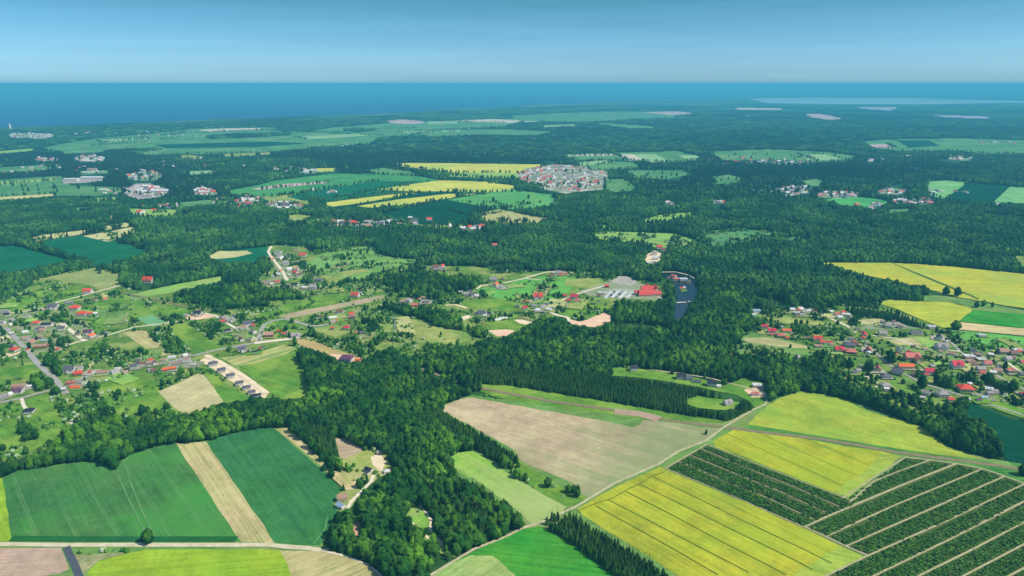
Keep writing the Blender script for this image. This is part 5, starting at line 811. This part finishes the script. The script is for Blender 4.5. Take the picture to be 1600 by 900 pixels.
# far settlements: the houses of the estate and the towns
def cluster(cx, cy, rx, ry, n, seed):
    rr = random.Random(seed); out = []
    for _ in range(int(n*1.25)):
        a = rr.uniform(0, 6.283); q = math.sqrt(rr.random()); out.append((cx+rx*q*math.cos(a), cy+ry*q*math.sin(a)))
    return out
EST = []
for (x0, y0, x1, y1, n) in [(812,272,845,262,9),(822,277,858,264,10),(832,281,872,265,10),(845,284,885,262,10),(860,287,905,263,11),(872,289,925,268,10),(880,293,940,272,9),(835,270,880,260,9),(890,297,942,282,8),(850,292,905,298,9),(862,259,900,262,7),(815,281,826,284,3)]:
    for k in range(n): t = k/(n-1); EST.append((x0+(x1-x0)*t+random.uniform(-1, 1), y0+(y1-y0)*t+random.uniform(-.8, .8)))
FAR = cluster(228, 299, 26, 9, 46, 1)+cluster(226, 275, 26, 8, 22, 2)+cluster(320, 300, 16, 6, 20, 3)+cluster(390, 314, 18, 7, 18, 4)+cluster(440, 322, 30, 5, 16, 5)+cluster(140, 248, 24, 5, 36, 6)+cluster(75, 249, 22, 3, 14, 7)+cluster(50, 212, 40, 4.5, 70, 8)+cluster(150, 208, 50, 3, 26, 9)+cluster(230, 206, 26, 1, 8, 9)+cluster(1245, 297, 24, 7, 24, 10)+cluster(1310, 305, 34, 6, 30, 11)+cluster(1395, 300, 20, 6, 14, 12)+cluster(1430, 315, 40, 5, 22, 13)+cluster(1230, 253, 50, 4, 30, 14)+cluster(1360, 251, 30, 3, 10, 15)+cluster(1500, 247, 22, 4, 18, 16)+cluster(1560, 224, 30, 3, 12, 17)+cluster(1048, 318, 10, 3, 6, 18)+cluster(1125, 315, 10, 4, 6, 19)+cluster(740, 356, 20, 3, 8, 20)+cluster(560, 350, 50, 4, 6, 21)+cluster(480, 268, 14, 4, 12, 22)+cluster(1240, 172, 40, 3, 16, 23)+cluster(700, 196, 80, 6, 10, 24)+cluster(1000, 178, 100, 8, 10, 25)+cluster(330, 198, 30, 1.5, 10, 26)+cluster(1540, 322, 40, 3, 8, 27)+cluster(1500, 300, 20, 3, 3, 28)+cluster(40, 270, 40, 4, 5, 29)+cluster(360, 318, 30, 9, 22, 30)+cluster(600, 345, 80, 5, 14, 31)+cluster(250, 322, 30, 8, 12, 32)+cluster(1460, 302, 16, 8, 8, 33)+cluster(1200, 300, 30, 4, 10, 34)+cluster(1370, 322, 40, 4, 12, 35)+cluster(300, 255, 60, 8, 14, 36)+cluster(100, 265, 90, 6, 18, 41)+cluster(440, 262, 60, 8, 14, 42)+cluster(500, 300, 30, 3, 4, 43)+cluster(620, 352, 100, 5, 16, 44)+cluster(500, 345, 40, 4, 8, 45)+cluster(1160, 252, 60, 5, 16, 46)+cluster(1440, 245, 40, 4, 8, 47)+cluster(260, 212, 90, 2, 14, 48)+cluster(180, 300, 30, 8, 8, 49)+cluster(560, 232, 60, 8, 6, 37)+cluster(860, 172, 60, 5, 6, 38)+cluster(1300, 168, 50, 3, 10, 39)+cluster(1460, 176, 60, 4, 6, 40)
singles = EST[:]
wcs = ['white', 'white', 'cream']; rcs = ['red', 'salmon', 'grey', 'tan', 'white', 'slate', 'brown']
nwh = plain('distant_wall', C(228, 224, 216)); VV, FF, MM = [], [], []
estate_lab = 'small pale walled house in the dense estate by the yellow field'
for k, (x, y) in enumerate(singles[:105]):
    X, Y = G(x, y); root = bpy.data.objects.new('estate_house', None); COL.objects.link(root); root.location = (X, Y, 0); root.rotation_euler = (0, 0, random.choice([0, .4, 1.57, -.5]))
    s_ = random.uniform(.8, 1.15); root.scale = (s_, s_, s_); rc = random.choice(rcs+['white', 'white', 'grey', 'grey', 'salmon'])
    obj('wall', part_mesh('wall|gable|far', lambda: gwall(12, 9, 3.6, 4.2), HM('wall_', 'white', WC['white'])), root); obj('roof', part_mesh('roof|gable|'+rc+'|far', lambda: groof(12, 9, 3.6, 4.2), HM('roof_', rc, RC[rc])), root)
    tag(root, f'{RN.get(rc, rc)} roofed house in the dense estate by the hazy yellow field', 'house', f'{RN.get(rc, rc)} roofed houses of the estate')
dm = [nwh]+[HM('roof_', q, RC[q]) for q in rcs]
EST += cluster(878, 279, 62, 17, 40, 77)
for x, y in FAR+EST[105:]:
    X, Y = G(x, y); a = random.uniform(-.4, .4)+random.choice([0, 1.57]); s_ = random.uniform(.8, 1.4); big = random.random() < .08; sxx = s_*(2.4 if big else 1); ri = 1+random.choice([0, 1, 2, 2, 3, 4, 4, 4, 4, 5])
    for (v, f), mi in ((gwall(12, 9, 3.6, 4.2), 0), (groof(12, 9, 3.6, 4.2), ri)):
        k0 = len(VV); VV += [(X+(p[0]*math.cos(a)-p[1]*math.sin(a))*sxx, Y+(p[0]*math.sin(a)+p[1]*math.cos(a))*s_, p[2]*s_*.72) for p in v]; FF += [tuple(i+k0 for i in q) for q in f]; MM += [mi]*len(f)
tag(obj('distant_houses', mesh('distant_houses', VV, FF, dm, MM)), 'pale specks of houses in the distant towns and hamlets', kind='stuff')
for (x, y) in FAR:
    USE[int(y)-RY0:int(y)+3-RY0, int(x)-2-RX0:int(x)+3-RX0] = 0
for k, (x, y, wp, dp, c, lab) in enumerate([(112,283,22,2.2,'white','long white factory hall, left one at the works'),(145,280,34,2.0,'white','long white factory hall, right one at the works'),(252,301,30,2.5,'white','long white hall at the right end of the left town'),(145,267,14,1.5,'tan','low pinkish hall in the hamlet behind the works'),(118,314,12,2,'white','white farm hall beyond the dark left wood'),(220,334,7,4,'red','red roofed chapel in the pale field behind the left wood')]):
    X, Y = G(x, y); m = mpp(x, y); root = bpy.data.objects.new('hall' if k < 5 else 'chapel', None); COL.objects.link(root); root.location = (X, Y, 0); tag(root, lab, 'hall' if k < 5 else 'chapel')
    W_, D_ = wp*m, min(40, dp*m*4); obj('wall', mesh('wall', *gwall(W_, D_, 8, 3), HM('wall_', 'white', WC['white'])), root); obj('roof', mesh('roof', *groof(W_, D_, 8, 3), HM('roof_', c, RC[c])), root)
# lighthouse speck by the coast
X, Y = G(16, 201); root = bpy.data.objects.new('lighthouse', None); COL.objects.link(root); root.location = (X, Y, 0); tag(root, 'tiny white lighthouse above the coastal wood', 'lighthouse')
def ring(rs):
    v = []; n = 10
    for z, r in rs: v += [(r*math.cos(i*2*math.pi/n), r*math.sin(i*2*math.pi/n), z) for i in range(n)]
    f = [(k*n+i, k*n+(i+1) % n, (k+1)*n+(i+1) % n, (k+1)*n+i) for k in range(len(rs)-1) for i in range(n)]; return v, f
obj('tower', mesh('tower', *ring([(0, 9), (30, 6), (38, 5.6), (38, 8), (39, 8), (39, .1)]), nwh), root); obj('lantern', mesh('lantern', *ring([(39, 4.5), (44, 4.5), (48, .2)]), HM('roof_', 'red', RC['red'])), root)

# ------------------------------------------------------------------ trees: prototypes
def crown_mesh(name, mat, seed, rx, h0, h1, sub, lump, nleaf, leafs=.75):
    rr = random.Random(seed); bm = bmesh.new(); bmesh.ops.create_icosphere(bm, subdivisions=sub, radius=1)
    off = Vector((seed*7.3, seed*3.1, seed)); zc = (h0+h1)/2; rz = (h1-h0)/2
    for v in bm.verts:
        n_ = v.co.normalized(); d = 1 + lump*noise.noise(n_*1.7+off) + lump*.9*abs(noise.noise(n_*3.6+off*2))+lump*.5*noise.noise(n_*8+off)
        taper = 1-.12*n_.z if n_.z > 0 else 1
        v.co = Vector((n_.x*rx*d*taper, n_.y*rx*d*taper, zc+n_.z*rz*d))
    vs = [v.co.copy() for v in bm.verts]; base = len(vs)
    V = [tuple(v) for v in vs]; Fc = [tuple(v.index for v in f.verts) for f in bm.faces]
    fcs = [(f.calc_center_median().copy(), f.normal.copy()) for f in bm.faces]; bm.normal_update(); bm.free()
    for _ in range(nleaf):
        c, nn = rr.choice(fcs)
        if c.z < h0+.8: continue
        nn = (c-Vector((0, 0, zc))).normalized(); c = c+nn*rr.uniform(-.1, .45)*leafs
        t1 = nn.orthogonal().normalized(); t2 = nn.cross(t1); a = rr.uniform(0, 6.28); s_ = leafs*rr.uniform(.5, 1.2)
        d1 = (t1*math.cos(a)+t2*math.sin(a)); tilt = nn*rr.uniform(-.3, .9)
        k = len(V); V += [tuple(c+d1*s_), tuple(c-d1*s_*.6+nn.cross(d1)*s_*.8+tilt*s_), tuple(c-d1*s_*.6-nn.cross(d1)*s_*.8+tilt*s_*.3)]; Fc.append((k, k+1, k+2))
    return mesh(name, V, Fc, mat)
def conifer_mesh(name, mat, seed, r, h, tiers, n):
    rr = random.Random(seed); V, Fc = [], []
    for t in range(tiers):
        f = t/tiers; z0 = h*(.10+.80*f); rt = r*(1-f)**.42*.95+.15; zt = z0+h*.9/tiers*1.9
        c = len(V); V.append((0, 0, min(h, zt)))
        for i in range(n):
            a = i*6.283/n+rr.uniform(-.2, .2)+t; q = rt*(1.15 if i % 2 else .62)*rr.uniform(.85, 1.15); V.append((q*math.cos(a), q*math.sin(a), z0-(.35 if i % 2 else -.25)))
        for i in range(n): Fc.append((c, c+1+i, c+1+(i+1) % n))
    return mesh(name, V, Fc, mat)
def trunk_mesh(h, r):
    return mesh('trunk', *ring([(0, r*1.3), (h*.4, r), (h, r*.4)]), M_BARK)
HID = {}
def collection(name, meshes):
    c = bpy.data.collections.new(name)
    for m in meshes:
        o = bpy.data.objects.new(m.name+'_source', m); c.objects.link(o)
    return c
BR = [crown_mesh('crown', M_BROAD, i+1, rx, 1.6, hh, 3, .52, 620, .95) for i, (rx, hh) in enumerate([(3.0, 10.5), (3.7, 12), (2.2, 12), (3.3, 9), (2.7, 13), (4.3, 11.5)])]
BR2 = [crown_mesh('crown', M_FAR, i+21, rx, 1, hh, 2, .36, 30, 1.2) for i, (rx, hh) in enumerate([(3.5, 11.5), (4.3, 13), (3.0, 12.5)])]
CO = [conifer_mesh('crown', M_CONE, i+1, r, hh, 9, 12) for i, (r, hh) in enumerate([(2.1, 9), (1.9, 10), (2.3, 8.8)])]
CO2 = [conifer_mesh('crown', M_FARC, i+1, r, hh, 4, 8) for i, (r, hh) in enumerate([(3.1, 13), (2.8, 14.5)])]
SH = [crown_mesh('shrub', M_SHRUB, i+41, 1.7, 0, hh, 2, .5, 70, .45) for i, hh in enumerate([2.6, 3.4, 2.9, 3.8])]+[crown_mesh('shrub', M_BLOS, 47, 1.9, 0, 3, 2, .5, 70, .45)]
NB = [crown_mesh('nursery_bush', M_BUSH, i+51, 1.15, 0, 1.7, 1, .5, 16, .5) for i in range(3)]
def tile_mesh(name, mat, seed, size, n, r, h, con):
    rr = random.Random(seed); V, Fc = [], []
    for _ in range(n):
        x, y = rr.uniform(-size/2, size/2), rr.uniform(-size/2, size/2); s_ = rr.uniform(.8, 1.2); k = len(V); m_ = 5 if con else 6
        if con:
            V.append((x, y, h*s_)); V += [(x+r*s_*math.cos(i*6.283/m_+s_*9), y+r*s_*math.sin(i*6.283/m_+s_*9), h*s_*.3) for i in range(m_)]; Fc += [(k, k+1+i, k+1+(i+1) % m_) for i in range(m_)]
        else:
            V.append((x, y, h*s_)); V += [(x+r*.75*s_*math.cos(i*6.283/m_+s_*9), y+r*.75*s_*math.sin(i*6.283/m_+s_*9), h*s_*rr.uniform(.72, .9)) for i in range(m_)]
            V += [(x+r*s_*math.cos(i*6.283/m_+s_*9), y+r*s_*math.sin(i*6.283/m_+s_*9), h*s_*.4) for i in range(m_)]
            Fc += [(k, k+1+i, k+1+(i+1) % m_) for i in range(m_)]; Fc += [(k+1+i, k+7+i, k+7+(i+1) % m_, k+1+(i+1) % m_) for i in range(m_)]
    return mesh(name, V, Fc, mat)
T1 = [tile_mesh('grove', M_FAR, i, 36, 26, 5, 14, False) for i in range(3)]+[tile_mesh('grove', M_FARC, i+9, 36, 34, 3.6, 16, True) for i in range(3)]
T2 = [tile_mesh('grove', M_FAR, i, 110, 150, 7, 14, False) for i in range(2)]+[tile_mesh('grove', M_FARC, i+9, 110, 190, 5.4, 16, True) for i in range(2)]
colls = {k: collection(k, v) for k, v in dict(broadleaf=BR, broadleaf_far=BR2, conifer=CO, conifer_far=CO2, shrubs=SH, nursery=NB, grove=T1, grove_far=T2).items()}
GNS = {}
def gn(coll):
    if coll in GNS: return GNS[coll]
    g = bpy.data.node_groups.new('scatter_'+coll, 'GeometryNodeTree'); g.interface.new_socket('Geometry', in_out='INPUT', socket_type='NodeSocketGeometry'); g.interface.new_socket('Geometry', in_out='OUTPUT', socket_type='NodeSocketGeometry')
    n = g.nodes; L = g.links; gi = n.new('NodeGroupInput'); go = n.new('NodeGroupOutput'); io = n.new('GeometryNodeInstanceOnPoints'); ci = n.new('GeometryNodeCollectionInfo')
    ci.inputs['Collection'].default_value = colls[coll]; ci.inputs['Separate Children'].default_value = True; ci.inputs['Reset Children'].default_value = True
    def at(nm, ty):
        a = n.new('GeometryNodeInputNamedAttribute'); a.data_type = ty; a.inputs[0].default_value = nm; return a.outputs[0]
    L.new(gi.outputs[0], io.inputs['Points']); L.new(ci.outputs[0], io.inputs['Instance']); io.inputs['Pick Instance'].default_value = True
    L.new(at('idx', 'INT'), io.inputs['Instance Index']); L.new(at('rot', 'FLOAT_VECTOR'), io.inputs['Rotation']); L.new(at('scl', 'FLOAT_VECTOR'), io.inputs['Scale']); L.new(io.outputs[0], go.inputs[0])
    GNS[coll] = g; return g
def scatter(name, coll, X, Y, Z, S, label, lo=0, hi=None):
    n = len(X)
    if n == 0: return
    me = bpy.data.meshes.new(name); me.vertices.add(n); co = np.stack([X, Y, Z], 1).astype(np.float32); me.vertices.foreach_set('co', co.ravel())
    k = len(colls[coll].objects) if hi is None else hi
    a = me.attributes.new('idx', 'INT', 'POINT'); a.data.foreach_set('value', RNG.integers(lo, k, n).astype(np.int32))
    r = np.zeros((n, 3), np.float32); r[:, 2] = RNG.uniform(0, 6.28, n); a = me.attributes.new('rot', 'FLOAT_VECTOR', 'POINT'); a.data.foreach_set('vector', r.ravel())
    s_ = np.stack([S[0], S[0], S[1]], 1).astype(np.float32); a = me.attributes.new('scl', 'FLOAT_VECTOR', 'POINT'); a.data.foreach_set('vector', s_.ravel())
    o = obj(name, me); md = o.modifiers.new('scatter', 'NODES'); md.node_group = gn(coll); tag(o, label, kind='stuff'); print(name, n); return o

def vnoise(X, Y, cell):
    gx, gy = X/cell, Y/cell; ix, iy = np.floor(gx), np.floor(gy); fx, fy = gx-ix, gy-iy; fx = fx*fx*(3-2*fx); fy = fy*fy*(3-2*fy)
    h = lambda a, b: np.modf(np.abs(np.sin(a*127.1+b*311.7+cell)*43758.5453))[0]
    return (h(ix, iy)*(1-fx)+h(ix+1, iy)*fx)*(1-fy)+(h(ix, iy+1)*(1-fx)+h(ix+1, iy+1)*fx)*fy
def grid(y0, y1, step, jit=.42):
    """jittered points over the wedge of country in front of the viewpoint"""
    ys = np.arange(y0, y1, step); out = []
    for y in ys:
        half = y*.86+160; x = np.arange(-half, half, step)+RNG.uniform(0, step); out.append(np.stack([x, np.full_like(x, y)], 1))
    P_ = np.concatenate(out); P_ += RNG.uniform(-jit, jit, P_.shape)*step; return P_[:, 0], P_[:, 1]
def codes(X, Y, h):
    a = look(*PIX(X, Y, 0*X)); b = look(*PIX(X, Y, h+0*X)); st = look(*PIX(X, Y, 0*X), STAND); return a, b, st
def dens(X, Y, s, seed=0):
    return np.sin(X*s+1.3*np.sin(Y*s*.7+seed))*np.cos(Y*s*1.1+1.7*np.sin(X*s*.6+seed*2))
# near and middle woods
X, Y = grid(330, 2100, 4.7); hgt = np.clip(.62+.5*vnoise(X, Y, 31)+RNG.normal(0, .16, len(X)), .5, 1.5)
a, b, st = codes(X, Y, 9.5); rnd = RNG.random(len(X)); nz = vnoise(X, Y, 26)*.6+vnoise(X, Y, 11)*.4; nv = vnoise(X+900, Y, 34)
mass = (a == 1) | ((a == 8) & (rnd < .8)) | ((a == 3) & (rnd < .55)); mass &= ~((vnoise(X, Y, 60) > .79) & (Y > 900)); keep = mass & ((b == 1) | (b == 2) | (b == 3) | (b == 8))
inscrub = ((a == 7) & (((nz > .52) & (rnd < .55)) | (rnd < .03))) | ((a == 5) & (((nz > .46) & (rnd < .7)) | (rnd < .13))) | ((a == 6) & (((nz > .67) & (rnd < .4)) | (rnd < .004))) | ((a == 4) & (rnd < .4))
c2, b2, _ = codes(X, Y, 8.0); inscrub &= (b2 > 0)
sel = keep | inscrub; small = np.where(inscrub, RNG.uniform(.35, .7, len(X)), 1.0)
bx, by, bs, bst = X[sel], Y[sel], (hgt*small)[sel], st[sel]; bw = bs*RNG.uniform(.88, 1.12, len(bs)); btype = inscrub[sel]
X, Y = grid(330, 2100, 2.75); rnd = RNG.random(len(X)); a, b, st = codes(X, Y, 8.0)
keep = ((a == 2) & (rnd < .93)) | ((a == 3) & (rnd < .35)) | ((a == 5) & (rnd < .004)) | ((a == 7) & (rnd < .002)) | ((a == 1) & (rnd < .035))
nb = (b == 2) | (b == 3) | (b == 1) | (b == 8) | ((b > 0) & (a != 2) & (rnd < .9)); sel = keep & nb
cx_, cy_, cst = X[sel], Y[sel], st[sel]; cs = RNG.uniform(.85, 1.1, len(cx_)); cs = np.where(look(*PIX(cx_, cy_, 0*cx_)) == 5, cs*.6, cs)
X, Y = grid(330, 1700, 3.8); rnd = RNG.random(len(X)); a, b, st = codes(X, Y, 3.0); nz = vnoise(X, Y, 26)*.6+vnoise(X, Y, 11)*.4
sel = (b > 0) & (((a == 4) & (rnd < .75)) | ((a == 7) & (((nz > .46) & (rnd < .5)) | (rnd < .04))) | ((a == 6) & (((nz > .59) & (rnd < .45)) | (rnd < .008))) | ((a == 5) & (rnd < .12)))
HG = np.array(HEDGE); hx_, hy_ = np.concatenate([X[sel], HG[:, 0]]), np.concatenate([Y[sel], HG[:, 1]]); hsz = np.concatenate([RNG.uniform(.45, 1.25, sel.sum()), RNG.uniform(.5, .8, len(HG))])

# individually built trees: those that show largest
def nearest_named(px, py):
    L_ = [((40, 700), 'left of the deep green fields'), ((230, 670), 'above the deep green fields'), ((430, 640), 'below the bright paddock'), ((560, 640), 'above the woodland farm'), ((640, 690), 'behind the woodland farm'), ((620, 780), 'right of the white forest drive'), ((580, 850), 'below the forest glade'),
          ((530, 870), 'beside the end of the gravel road'), ((700, 820), 'below the pale green field'), ((740, 690), 'along the lower edge of the tan field'), ((950, 850), 'between the vivid green field and the rapeseed'), ((1400, 660), 'beside the fading yellow field'), ((1550, 700), 'left of the dark teal field'), ((160, 858), 'beside the gravel road'), ((500, 690), 'beside the dry headland'), ((840, 740), 'in the green strip beside the tan field'), ((30, 640), 'round the navy roofed house'), ((1000, 640), 'above the old railway path')]
    return min(L_, key=lambda t: math.hypot(t[0][0]-px, t[0][1]-py))[1]
def individuals(kind, xs, ys, ss, sw, meshes, trunkm, count, adj, cat):
    d = np.hypot(np.hypot(xs, ys), H); px, py = PIX(xs, ys, 5+0*xs); inside = (px > 5) & (px < 1595) & (py > 160) & (py < 893)
    show = np.where(inside, ss/d, 0); order = np.argsort(-show)[:count]; mask = np.ones(len(xs), bool); mask[order] = False
    for i in order:
        me = meshes[random.randrange(len(meshes))]; ph = nearest_named(px[i], py[i])
        if trunkm is None: r = obj(kind, me)
        else:
            r = bpy.data.objects.new(kind, None); COL.objects.link(r); obj('crown', me, r); obj('trunk', trunkm, r)
        r.location = (xs[i], ys[i], .3); r.rotation_euler = (0, 0, random.uniform(0, 6.28)); r.scale = (sw[i], sw[i], ss[i])
        tag(r, f'{adj} {ph}', cat, f'{kind.replace("_", " ")}s {ph}')
    return mask
TB = trunk_mesh(8, .3); TCo = trunk_mesh(13, .18)
m1 = individuals('broadleaf_tree', bx, by, bs, bw, BR, TB, 290, 'round crowned green broadleaf tree', 'tree')
m2 = individuals('conifer_tree', cx_, cy_, cs, cs, CO, TCo, 290, 'narrow dark pointed conifer tree', 'conifer')
m3 = individuals('shrub', hx_, hy_, hsz, hsz, SH, None, 290, 'small rounded green shrub', 'shrub')
# single trees that can be pointed to
LONE = [(232, 850, 1.0, 'b', 'lone dark tree at the kink of the gravel road'), (888, 771, .75, 'b', 'left dark tree of the clump at the strip end below the tan field'), (897, 771, .7, 'b', 'middle dark tree of the clump at the strip end below the tan field'), (902, 778, .9, 'b', 'right dark tree of the clump at the strip end below the tan field'),
        (461, 541, 1.05, 'b', 'tall dark tree between the road bend and the wood'), (1477, 462, 1.15, 'b', 'left tree of the pair between the yellow fields'), (1495, 463, 1.2, 'b', 'right tree of the pair between the yellow fields'), (1525, 481, .8, 'b', 'left dark tree of the mound in the yellow field'), (1536, 479, .95, 'b', 'middle dark tree of the mound in the yellow field'), (1550, 481, .7, 'b', 'right dark tree of the mound in the yellow field'),
        (1597, 744, .9, 'b', 'dark round tree at the far end of the nursery top lane'), (506, 737, .45, 'b', 'small dark tree on the headland edge'), (537, 767, .8, 'c', 'dark conifer at the corner of the deep green field'), (553, 753, .4, 'c', 'small conifer on the bare headland'), (856, 762, .75, 'b', 'single tree in the green strip'), (1103, 680, .45, 'b', 'small tree beside the farm track corner'), (715, 424, .7, 'b', 'tree in the meadow at the forest edge'),
        (63, 658, .5, 'c', 'slim conifer in the bright paddock'), (577, 500, 1.0, 'c', 'dark conifer right of the crimson roofed house')]
for x, y, s_, k, lab in LONE:
    Xl, Yl = G(x, y); r = bpy.data.objects.new('broadleaf_tree' if k == 'b' else 'conifer_tree', None); COL.objects.link(r); r.location = (Xl, Yl, .3); r.scale = (s_, s_, s_); r.rotation_euler = (0, 0, x)
    obj('crown', (BR if k == 'b' else CO)[x % 3], r); obj('trunk', TB if k == 'b' else TCo, r); tag(r, lab, 'tree' if k == 'b' else 'conifer')
near = np.hypot(bx, by) < 1250
for nm, cl, mk, lab in (('broadleaf_wood', 'broadleaf', m1 & near, 'broadleaf woods of the near country'), ('far_broadleaf_wood', 'broadleaf_far', m1 & ~near, 'broadleaf woods of the middle distance')):
    scatter(nm, cl, bx[mk], by[mk], 0*bx[mk]+.3, (bw[mk], bs[mk]), lab)
near = np.hypot(cx_, cy_) < 1250
for nm, cl, mk, lab in (('conifer_wood', 'conifer', m2 & near, 'dark conifer plantations of the near country'), ('far_conifer_wood', 'conifer_far', m2 & ~near, 'conifers of the middle distance')):
    scatter(nm, cl, cx_[mk], cy_[mk], 0*cx_[mk]+.3, (cs[mk], cs[mk]), lab)
scatter('undergrowth', 'shrubs', hx_[m3], hy_[m3], 0*hx_[m3]+.3, (hsz[m3], hsz[m3]), 'shrubs scattered over the meadows')
# hedge rows of the far centre plain
def hedge_pts(lines, step, w=6):
    xs, ys = [], []
    for a_, b_ in lines:
        A, B = G(*a_), G(*b_); n = int(math.hypot(B[0]-A[0], B[1]-A[1])/step)
        for i in range(n):
            if random.random() < .8: t = (i+random.random())/n; xs.append(A[0]+(B[0]-A[0])*t+random.uniform(-w, w)); ys.append(A[1]+(B[1]-A[1])*t+random.uniform(-w, w))
    return np.array(xs), np.array(ys)
X, Y = hedge_pts([((428, 307), (510, 299)), ((575, 336), (690, 312)), ((640, 303), (812, 300)), ((810, 300), (850, 296)), ((690, 280), (760, 284)), ((617, 293), (640, 290)), ((700, 327), (740, 340)), ((735, 345), (770, 350)), ((300, 404), (330, 402)), ((480, 276), (560, 268)), ((200, 302), (330, 312)), ((660, 267), (850, 290)), ((760, 286), (830, 291)), ((520, 405), (583, 395)), ((485, 426), (550, 413)), ((455, 408), (470, 405)), ((790, 280), (860, 294)), ((260, 200), (450, 197)), ((140, 228), (230, 222)), ((250, 218), (280, 215)), ((440, 208), (540, 207)), ((560, 203), (650, 200)), ((380, 322), (470, 332)), ((560, 340), (700, 355))]+[e_ for e_ in EDGES if max(abs(e_[0][0]), abs(e_[1][0])) < 1650 and min(e_[0][0], e_[1][0]) > -50], 9, 5)
sc_ = RNG.uniform(.5, 1, len(X)); scatter('hedge_trees', 'broadleaf_far', X, Y, 0*X+.5, (sc_, sc_), 'hedgerow trees between the far fields')
# distant forests
X, Y = grid(2100, 3600, 9.0); a, b, st = codes(X, Y, 13.0); con = (dens(X, Y, .0021, 1)+.5*dens(X, Y, .006, 4)+RNG.normal(0, .35, len(X))) > .05; rr_ = RNG.random(len(X))
f1 = ((a == 8) | (a == 1)) & ((b == 8) | (b == 1)) | ((a == 6) & (rr_ < .012)) | ((a == 5) & (rr_ < .2)); s1 = RNG.uniform(.8, 1.3, len(X)); f1 &= ~(vnoise(X, Y, 90) > .82)
for nm, cl, mk in (('far_forest', 'broadleaf_far', f1 & ~con), ('far_pine_forest', 'conifer_far', f1 & con)):
    q = 1.05 if cl == 'broadleaf_far' else 1.25; scatter(nm, cl, X[mk], Y[mk], 0*X[mk]+.5, (s1[mk]*q, s1[mk]), 'distant forest read as one mass')
X, Y = grid(3600, 7000, 30); a, b, st = codes(X, Y, 13.0); con = (dens(X, Y, .0021, 1)+.5*dens(X, Y, .006, 4)+RNG.normal(0, .35, len(X))) > .05
f1 = (a == 8) & (b == 8); s1 = RNG.uniform(.95, 1.15, len(X))
for lo, hi, mk, nm in ((0, 3, f1 & ~con, 'distant_forest'), (3, 6, f1 & con, 'distant_pine_forest')): scatter(nm, 'grove', X[mk], Y[mk], 0*X[mk]+.5, (s1[mk], s1[mk]), 'distant forest towards the coast', lo, hi)
X, Y = grid(7000, 21000, 95); a, b, st = codes(X, Y, 13.0); con = (dens(X, Y, .0021, 1)+.5*dens(X, Y, .006, 4)+RNG.normal(0, .3, len(X))) > .15
# coastal wood: a belt between the plain and the sea
f1 = (a == 8) & (b == 8); s1 = RNG.uniform(.95, 1.15, len(X))
for lo, hi, mk, nm in ((0, 2, f1 & ~con, 'horizon_forest'), (2, 4, f1 & con, 'horizon_pine_forest')): scatter(nm, 'grove_far', X[mk], Y[mk], 0*X[mk]+.5, (s1[mk], s1[mk]), 'forest fading towards the horizon', lo, hi)

# ------------------------------------------------------------------ nursery bushes in rows
USE[:] = 0
paint([(1042, 733), (1104, 697), (1150, 715), (1250, 754), (1326, 783), (1334, 789), (1257, 824), (1180, 791), (1100, 757)], 1)
for q in range(1): paint([(1322, 783), (1415, 717), (1451, 721), (1494, 727), (1535, 735), (1568, 746), (1600, 758), (1940, 880), (1940, 1110), (1200, 1110), (1215, 940), (1296, 902), (1356, 871), (1260, 825), (1338, 790)], 2)
for L, wd in LANES:
    for i in range(len(L)-1):
        A, B = L[i], L[i+1]; n = int(math.hypot(B[0]-A[0], B[1]-A[1]))+1
        for t in np.linspace(0, 1, n*2):
            x, y = A[0]+(B[0]-A[0])*t, A[1]+(B[1]-A[1])*t; r = (wd*.27+.45)/mpp(x, y); USE[int(round(y-r*.5))-RY0:int(round(y+r*.5))+1-RY0, int(round(x-r))-RX0:int(round(x+r))+1-RX0] = 0
def rows(a0, code, x0, x1, y0, y1, rs, bs_):
    c, s_ = math.cos(a0), math.sin(a0); P_ = [G(*p) for p in ((x0, y0), (x1, y0), (x1, y1), (x0, y1))]
    U = [p[0]*c+p[1]*s_ for p in P_]; V_ = [-p[0]*s_+p[1]*c for p in P_]; u = np.arange(min(U), max(U), bs_); v = np.arange(min(V_), max(V_), rs); uu, vv = np.meshgrid(u, v)
    uu = uu+RNG.uniform(-.35, .35, uu.shape); vv = vv+RNG.uniform(-.3, .3, vv.shape); X = (uu*c-vv*s_).ravel(); Y = (uu*s_+vv*c).ravel(); k = (look(*PIX(X, Y, 0*X+.7)) == code) & (RNG.random(len(X)) < .93); return X[k], Y[k]
X, Y = rows(ang((1057, 721), (1200, 780)), 1, 1030, 1345, 690, 830, 2.5, 1.7); sc_ = RNG.uniform(.6, 1.1, len(X)); scatter('nursery_bushes', 'nursery', X, Y, 0*X+1.0, (sc_, sc_), 'bushes of the left nursery block, planted in rows')
X, Y = rows(ang((1321, 855), (1568, 746)), 2, 1180, 1720, 705, 960, 2.5, 1.7); sc_ = RNG.uniform(.6, 1.15, len(X)); scatter('nursery_bushes', 'nursery', X, Y, 0*X+1.0, (sc_, sc_), 'bushes of the right nursery block, planted in rows')

# ------------------------------------------------------------------ haze: the air of the whole place
hm = bpy.data.materials.new('haze'); hm.use_nodes = True; t = hm.node_tree; t.nodes.remove(t.nodes['Principled BSDF'])
pv = t.nodes.new('ShaderNodeVolumePrincipled'); pv.inputs['Color'].default_value = (.13, .68, .88, 1); pv.inputs['Density'].default_value = .000103; pv.inputs['Anisotropy'].default_value = 0
t.links.new(pv.outputs[0], t.nodes['Material Output'].inputs['Volume'])
v, f = box(-70000, 70000, -15000, 70000, -5, 362); tag(obj('haze', mesh('haze', v, f, hm)), 'thin blue haze over land and sea', kind='stuff')
